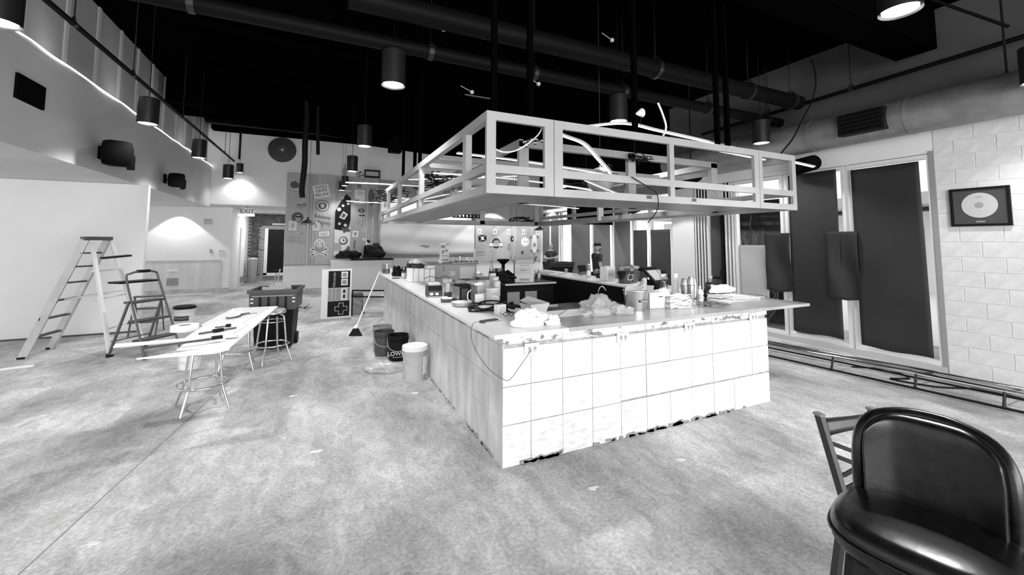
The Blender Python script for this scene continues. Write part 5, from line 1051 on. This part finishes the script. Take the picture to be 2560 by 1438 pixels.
for k, (x0, x1, z0, z1) in enumerate(((-.1, .0, .33, .40), (.02, .1, .40, .43), (-.08, -.02, .2, .28), (.0, .06, .24, .30), (-.09, .07, .04, .07), (-.09, .08, .14, .16))): MB().bx(x0, x1, -.064, -.06, z0, z1).build('print', M_grey, t)
tag(MB().cyl((2.02, 6.3, 0.001), (2.02, 6.3, 1.62), .022, n=10).build('white_pole', M_white, smooth=40), 'slim white pole standing inside the bar by the cabinet', 'pole')
for i, (x, y, w_, h, m, lab) in enumerate(((.95, 3.9, .22, .42, M_grey2, 'grey carton stacked inside the bar'), (1.2, 4.0, .28, .38, M_cardl, 'pale open carton inside the bar beside the grey one'), (1.5, 4.3, .2, .36, M_grey2, 'grey folded carton inside the bar'))):
    t = thing('carton', lab, 'carton', (x, y, .6)); MB().bx(-w_/2, w_/2, -.12, .12, 0, h).build('box', m, t); MB().bar((-w_/2, -.1, h), (-w_/2-.06, -.1, h+.06), .16, .004).build('flap', M_cardl, t)
t = thing('under_shelf', 'low steel work shelf along the inside of the left bar arm', 'shelf', (1.05, 3.2, 0)); MB().bx(-.45, .55, -2.2, 1.3, .55, .6).build('top', M_steel, t); [MB().bx(x_, x_+.04, y_, y_+.04, 0, .55).build('leg', M_steel, t) for x_ in (-.42, .48) for y_ in (-2.15, 1.2)]
t = thing('black_island', 'black back-bar island with a pale top edge inside the bar', 'counter', (2.4, 4.9, 0)); MB().bx(-.52, .52, -.78, .85, .0, .95).build('cabinet', M_black, t); MB().bx(-.56, .56, -.82, .88, .95, .985, bev=.003).build('top', M_blackm, t); MB().bx(-.56, .56, -.835, -.82, .95, .985).build('edge', M_grey2, t)
for k, x_ in enumerate((-.5, -.12, .18)): MB().bx(x_, x_+.26, -.79, -.78, .35, .82).build('glass_door', M_grey if k < 2 else M_black, t)
t = thing('black_sink', 'black sink counter with basins inside the front of the bar', 'sink', (2.3, 1.9, 0)); MB().bx(-.7, .85, -.5, .7, 0, .78).build('cabinet', M_black, t); MB().bx(-.72, .87, -.52, .72, .78, .80).build('rim', M_blackm, t)
for x_ in (-.45, .1): MB().bx(x_, x_+.4, -.35, .2, .8, .806).build('basin', M_dark, t)
[MB().bx(-.62+.03*k, -.35+.03*k, .45+.05*k, .47+.05*k, .802, .808).build('chrome_bar', M_grey2, t) for k in range(4)]
MB().tube([(.45, .5, .8), (.45, .5, 1.0), (.5, .48, 1.07), (.56, .46, 1.0)], .012, 8).build('faucet', M_chrome, t, smooth=60)
# big open carton
t = thing('open_carton', 'large open shipping carton with raised flaps on the black island', 'carton', (2.40, 4.42, .985), -.35)
frustum(MB(), -.19, .19, -.15, .15, 0, -.19, .19, -.15, .15, .36).build('box', M_cardl, t, solid=.004)
MB().bx(-.192, -.186, -.15, .15, 0, .36).build('side_panel', M_card, t)
for (a, c, w_) in (((-.19, 0, .36), (-.27, 0, .50), .28), ((.19, 0, .36), (.27, 0, .5), .28)): MB().bar(a, c, .28, .005).build('flap', M_card, t)
MB().box(0, -.19, .40, .37, .005, .11, rx=.6).build('flap', M_cardl, t); MB().box(0, .17, .43, .37, .005, .14, rx=-.25).build('flap', M_card, t)
for (x0, x1, z0, z1, m) in ((-.16, .14, .17, .30, M_grey2), (-.1, .1, .32, .335, M_grey), (-.1, .1, .03, .07, M_grey), (-.08, .08, .22, .25, M_white2)): MB().bx(x0, x1, -.158, -.151, z0, z1).build('print', m, t)
for i, (x, y) in enumerate(((2.80, 4.5), (2.86, 4.62), (2.84, 4.8))): bottle('clear bottle right of the open carton, '+['nearest', 'middle', 'furthest'][i], x, y, .24, .037, M_clear, M_white, z=.985, lab=M_grey2, grp='clear bottles on the island')
t = thing('coffee_grinder', 'black funnel-topped grinder on the back of the island', 'grinder', (2.38, 5.4, .985)); lath(t, 'hopper', [(.001, .30), (.05, .30), (.14, .38), (.14, .41), (.001, .41)], M_black); lath(t, 'neck', [(.001, .1), (.035, .1), (.04, .3), (.001, .3)], M_black); lath(t, 'base', [(.001, 0), (.12, 0), (.1, .08), (.04, .12), (.001, .12)], M_black)
bottle('tall clear bottle with a pourer left of the grinder', 2.12, 5.45, .36, .055, M_clear, M_grey, z=.985, liquid=M_grey2)
boxthing('condiment_rack', 'low black rack of sauce bottles on the island', 'rack', 2.08, 5.05, .26, .3, .16, M_black, z=.985, parts=tuple(('cup', -.1+.07*k, -.05+.07*k, -.12, -.07, .16, .24, M_grey if k % 2 else M_chrome) for k in range(3)))
lump('black_cloth', 'black cloth draped over the island corner', 'cloth', (2.15, 4.6, .985), (.2, .28, .14), M_black, 33, amp=.15)
# far black bin by person
t = thing('black_tote', 'large black ribbed tote bin in front of the far bald person', 'tote', (5.2, 7.65, .0), -.1); frustum(MB(), -.33, .33, -.25, .25, .82, -.4, .4, -.3, .3, 1.17).build('tub', M_black, t, solid=.01); [MB().bx(-.41, .41, -.32, -.29, z, z+.02).build('ridge', M_dark, t) for z in (1.06, 1.12, 1.17)]
MB().bx(-.3, .3, -.22, .22, .0, .82).build('stand', M_black, t)
# ================= FRONT RIGHT CHAIRS =================
t = thing('bucket_bar_chair', 'black leather bucket bar chair close to the camera, bottom right', 'chair', (.59, -2.335, 0), math.atan2(-.24, -.97)+PI/2)
# local frame: -Y is the front of the chair (towards camera-left), X along the backrest
def seatp(u, v):
    a = 2*PI*u; r_ = min(1, v*1.0)
    c_, s_ = math.cos(a), math.sin(a); k = 2.8
    q = (abs(c_)**k+abs(s_)**k)**(-1/k)
    return (.235*q*c_*r_, .23*q*s_*r_-.015, 0)
def supel(rx, ry, k, n=48): 
    out = []
    for i in range(n):
        a = 2*PI*i/n; c_, s_ = math.cos(a), math.sin(a); q = (abs(c_)**k+abs(s_)**k)**(-1/k); out.append((rx*q*c_, ry*q*s_))
    return out
def cushion(rx, ry, k, levels):
    b = MB(); rings = []
    for (sc, z) in levels: rings.append([b.b.verts.new((x*sc, y*sc, z)) for x, y in supel(rx, ry, k)])
    for A, B in zip(rings, rings[1:]):
        for i in range(len(A)): b.b.faces.new((A[i], A[(i+1) % len(A)], B[(i+1) % len(A)], B[i]))
    b.b.faces.new(rings[0][::-1]); b.b.faces.new(rings[-1]); return b
cushion(.262, .232, 2.9, [(.80, .675), (.93, .68), (.985, .70), (1.0, .735), (.985, .765), (.93, .785), (.80, .795), (.5, .80), (.2, .802)]).build('seat', M_leather, t, smooth=180)
MB().tube([(x*1.0, y*1.0, .735) for x, y in supel(.264, .234, 2.9, 40)], .007, 6, closed=True, smooth=1).build('piping', M_leather, t, smooth=180)
def backshell():
    b = MB(); nu, nv = 28, 16; F_ = []; B_ = []
    W = .195; H0, H1 = .70, 1.10
    for i in range(nu+1):
        u = -1+2*i/nu; ra = []; rb = []
        for j in range(nv+1):
            v = j/nv
            # squircle mapping of the outline (rounded top corners)
            top = 1-.20*abs(u)**5
            z = H0+(H1-H0)*v*top
            wx = W*(1-.13*max(0, v-.75)**1.2*2.0)
            x = wx*u*(1-.04*(1-v))
            curve = -.085*abs(u)**3.0
            y = .205+.03*v+curve
            edge = max(abs(u)**8, max(0, (v-.86)/.14)**2)
            th = .115*(1-.2*edge)
            ra.append(b.b.verts.new((x, y-th*.35+.0, z))); rb.append(b.b.verts.new((x*1.03, y+th, z+.006*edge)))
        F_.append(ra); B_.append(rb)
    for i in range(nu):
        for j in range(nv):
            b.b.faces.new((F_[i][j], F_[i+1][j], F_[i+1][j+1], F_[i][j+1])); b.b.faces.new((B_[i][j], B_[i][j+1], B_[i+1][j+1], B_[i+1][j]))
        b.b.faces.new((F_[i][nv], F_[i+1][nv], B_[i+1][nv], B_[i][nv])); b.b.faces.new((F_[i][0], B_[i][0], B_[i+1][0], F_[i+1][0]))
    for j in range(nv):
        b.b.faces.new((F_[0][j], F_[0][j+1], B_[0][j+1], B_[0][j])); b.b.faces.new((F_[nu][j], B_[nu][j], B_[nu][j+1], F_[nu][j+1]))
    return b
o = backshell().build('backrest', M_leather, t, smooth=180); md = o.modifiers.new('s', 'SUBSURF'); md.levels = 1; md.render_levels = 2
arc = [(.200, .150, .69), (.208, .155, .80), (.208, .160, .92), (.197, .180, 1.01), (.16, .212, 1.066), (.08, .245, 1.093)]
MB().tube(arc+[(0, .258, 1.098)]+[(-a, b_, c) for a, b_, c in arc[::-1]], .024, 12).build('rim_roll', M_leather, t, smooth=180)
for sx_ in (-1, 1):
    for sy_ in (-1, 1): MB().bar((.17*sx_, .14*sy_, .68), (.23*sx_, .2*sy_, 0), .04, .04).build('leg', M_black, t)
MB().tube([(.235*math.cos(2*PI*k/24), .235*math.sin(2*PI*k/24), .28) for k in range(24)], .011, 8, closed=True, smooth=1).build('foot_ring', M_blackm, t, smooth=60)
MB().bx(-.19, .19, -.16, .16, .65, .685).build('seat_base', M_black, t)

t = thing('cross_back_chair', 'dark bar chair with a crossed curved-slat back behind the leather one', 'chair', (0, 0, 0))
A = Vector((.97, -1.893, .54)); Bv = Vector((1.30, -1.972, .54)); A2 = Vector((.997, -1.782, .90)); B2 = Vector((1.328, -1.861, .90))
M_chd = mat('chair_metal', .045, .35, .3)
for p, q in ((A, A2), (Bv, B2)):
    MB().bar(p, q, .026, .036).build('back_post', M_chd, t); MB().bar(p+(p-Vector((.4, -2.0, .74)))*.0, Vector((p.x+.04, p.y+.10, .0)), .026, .036).build('leg', M_chd, t)
    MB().box(q.x, q.y, q.z+.005, .034, .042, .012, rz=-.25).build('cap', M_grey, t)
def lerp(a, b_, k): return a*(1-k)+b_*k
up = (A2-A).normalized(); ax = (B2-A2).normalized(); nrm = ax.cross(up).normalized()
def bk(u, v, bow=.03): return lerp(lerp(A, Bv, u), lerp(A2, B2, u), v)+nrm*bow*math.sin(PI*u)
b = MB(); b.grid(lambda u, v: bk(.03+.94*u, .74+.22*v+.05*math.sin(PI*u)*(1-v)*1.0, .025), 14, 3).build('top_rail', M_chd, t, smooth=180, solid=.012)
for (v0, v1, d) in ((.68, .28, 0), (.53, .13, 0), (.13, .58, 1), (.27, .72, 1)):
    pts_ = [bk(k/8, v0+(v1-v0)*((k/8)**(1.0 if not d else 1.3)), .025+.006*d) for k in range(9)]
    g = MB(); 
    for k in range(8): g.bar(pts_[k], pts_[k+1]+(pts_[k+1]-pts_[k])*.05, .006, .020)
    g.build('cross_slat', M_chd, t)
for k in (.36, .6): MB().sph(bk(k, .44, .034), .007, u=8, v=6).build('rivet', M_chrome, t)
MB().box(1.085, -2.13, .50, .38, .40, .05, rz=-.235, bev=.02).build('seat', M_black, t)
for p in ((.87, -2.24), (1.21, -2.32)): MB().bar((p[0], p[1], .48), (p[0]-.02, p[1]-.06, 0), .026, .036).build('leg', M_chd, t)
t = thing('cross_back_chair', 'dark chair corner just visible at the right photo edge behind the leather chair', 'chair', (1.42, -2.62, 0)); MB().box(0, 0, .95, .06, .3, .3, rz=.3, bev=.03).build('backrest', M_black, t); MB().box(.2, 0, .7, .4, .4, .06, bev=.02).build('seat', M_black, t); [MB().bar((x_, y_, .68), (x_*1.05, y_*1.05, 0), .03, .03).build('leg', M_black, t) for x_ in (.02, .38) for y_ in (-.17, .17)]

# ================= PEOPLE =================
def skin_mesh(name, verts, edges, rad, m, parent, root=0, sub=2):
    me = bpy.data.meshes.new(name); me.from_pydata(verts, edges, []); me.materials.append(m)
    o = bpy.data.objects.new(name, me); C.objects.link(o); o.parent = parent
    md = o.modifiers.new('skin', 'SKIN'); md.use_smooth_shade = True
    for i, r_ in enumerate(rad):
        sv = me.skin_vertices[0].data[i]; sv.radius = r_ if isinstance(r_, tuple) else (r_, r_)
    me.skin_vertices[0].data[root].use_root = True
    s = o.modifiers.new('sub', 'SUBSURF'); s.levels = 1; s.render_levels = sub
    return o
def hand(parent, wrist, d, side, curl=.4):
    wrist = Vector(wrist); d = Vector(d).normalized(); s = Vector(side).normalized(); nrm_ = d.cross(s)
    vs = [wrist, wrist+d*.05, wrist+d*.085]; es = [(0, 1), (1, 2)]; rs = [(.026, .02), (.038, .016), (.036, .013)]
    for k, (off, L) in enumerate(((-.03, .062), (-.01, .072), (.01, .068), (.03, .052))):
        b0 = len(vs); base = wrist+d*.08+s*off
        for q, (f, c_) in enumerate(((0, 0), (.4, .1*curl), (.75, .35*curl), (1, .75*curl))):
            vs.append(base+d*L*f*(1-.25*curl*f)+nrm_*L*c_); rs.append(.0085-.001*q)
            es.append((1 if q == 0 else b0+q-1, b0+q))
    b0 = len(vs); vs += [wrist+d*.025-s*.03, wrist+d*.055-s*.055+nrm_*.01, wrist+d*.085-s*.06+nrm_*.02]; rs += [.012, .01, .008]; es += [(0, b0), (b0, b0+1), (b0+1, b0+2)]
    return skin_mesh('hand', [tuple(v) for v in vs], es, rs, M_skin, parent, 0, 1)
def person(label, loc, rz, cap_, pose, shirt, trous, hgt=1.78, beard=False):
    t = thing('person', label, 'person', loc, rz); k = hgt/1.78; t.scale = (k, k, k)
    sh, el, wr = pose
    V = [(0, 0, .96), (0, .01, 1.10), (0, .01, 1.25), (0, .01, 1.40), (0, 0, 1.50), (0, -.01, 1.56)]
    R_ = [(.155, .11), (.145, .105), (.16, .115), (.17, .10), (.06, .055), (.055, .055)]
    E_ = [(0, 1), (1, 2), (2, 3), (3, 4), (4, 5)]
    for i, s in enumerate((-1, 1)):
        b0 = len(V); V += [(.175*s, .01, 1.42), tuple(el[i]), tuple(wr[i])]; R_ += [.065, .048, .03]; E_ += [(3, b0), (b0, b0+1), (b0+1, b0+2)]
    for s in (-1, 1):
        b0 = len(V); V += [(.09*s, 0, .86), (.10*s, -.01, .48), (.10*s, .02, .09), (.11*s, -.10, .04)]; R_ += [.09, .06, .042, .035]; E_ += [(0, b0), (b0, b0+1), (b0+1, b0+2), (b0+2, b0+3)]
    skin_mesh('body', V, E_, R_, M_skin, t)
    # clothing
    V2 = [v for v in V[:4]]+[(0, .0, 1.475)]; R2 = [(.175, .13), (.165, .125), (.18, .135), (.185, .115), (.08, .07)]; E2 = [(0, 1), (1, 2), (2, 3), (3, 4)]
    for i, s in enumerate((-1, 1)):
        b0 = len(V2); mid = Vector((.175*s, .01, 1.42)).lerp(Vector(el[i]), .75); V2 += [(.18*s, .01, 1.42), tuple(mid)]; R2 += [.082, .068]; E2 += [(3, b0), (b0, b0+1)]
    skin_mesh('shirt', V2, E2, R2, shirt, t)
    V3 = [(0, 0, .97)]; R3 = [(.17, .125)]; E3 = []
    for s in (-1, 1):
        b0 = len(V3); V3 += [(.09*s, 0, .86), (.10*s, -.01, .48), (.10*s, .02, .1)]; R3 += [.1, .075, .065]; E3 += [(0, b0), (b0, b0+1), (b0+1, b0+2)]
    skin_mesh('trousers', V3, E3, R3, trous, t)
    for s in (-1, 1): MB().box(.105*s, -.05, .045, .1, .28, .09, bev=.035).build('shoe', M_black, t, smooth=40)
    for i in range(2):
        d = (Vector(wr[i])-Vector(el[i])); hand(t, wr[i], d, (0, -1, 0) if abs(d.normalized().y) < .8 else (1, 0, 0))
    # head
    h = thing('x', None, None); bpy.data.objects.remove(h)
    b = MB(); bmesh.ops.create_uvsphere(b.b, u_segments=28, v_segments=20, radius=1)
    for v in b.b.verts:
        x, y, z = v.co; jaw = max(0, -z); w_ = 1-.28*jaw**1.5; fx = x*.076*w_; fy = y*.098*(1-.12*jaw); 
        if y < 0: 
            fy = y*.09; g = math.exp(-((x/.16)**2))*math.exp(-((z+.12)/.22)**2); fy -= .024*g                     # nose
            fy += .010*math.exp(-(((abs(x)-.36)/.16)**2))*math.exp(-((z-.08)/.12)**2)                             # eye sockets
            fy -= .008*math.exp(-((x/.3)**2))*math.exp(-((z+.48)/.08)**2)                                         # lips
            fy -= .010*math.exp(-((x/.25)**2))*math.exp(-((z+.85)/.15)**2)                                        # chin
        v.co = (fx, fy, z*.12)
    hd = b.build('head', M_skin, t, 180, (0, -.02, 1.66))
    for s in (-1, 1):
        MB().sph((.028*s, -.082, .012), .011, u=10, v=8).build('eye', M_black, hd); MB().sph((.075*s, .005, -.005), .022, (.4, .8, 1.2), 10, 8).build('ear', M_skin, hd)
        MB().box(.028*s, -.092, .032, .035, .008, .006).build('eyebrow', M_black, hd)
    MB().box(0, -.09, -.058, .045, .008, .007).build('mouth', mat('lips', .2), hd)
    if cap_:
        b = MB(); b.lathe([(.084, -.0), (.088, .02), (.08, .07), (.05, .10), (.001, .11)], cz=.02, n=24, cap=False); b.build('cap_crown', M_black, hd, smooth=180).scale = (1, 1.18, 1)
        MB().prism([(-.06, 0), (.06, 0), (.05, .05), (0, .07), (-.05, .05)], lambda u, v, w_: (u, .09+v, .03-w_), .008).build('cap_brim', M_black, hd)
    if beard: MB().sph((0, -.045, -.075), .06, (1, .8, .8), 14, 10).build('beard', M_dark, hd)
    return t
person('person with folded arms in a dark polo standing behind the black tote', (6.85, 10.9, 0), -.45, False, (0, [(-.27, -.10, 1.20), (.27, -.10, 1.20)], [(-.05, -.22, 1.17), (.05, -.24, 1.21)]), M_shirt, M_black, 1.72)
person('person in a backwards black cap and dark shirt standing side-on, far right side', (5.75, 6.45, 0), 1.35, True, (0, [(-.24, .02, 1.14), (.24, .0, 1.14)], [(-.26, -.10, .90), (.25, -.12, .92)]), M_shirt, M_black, 1.77, True)
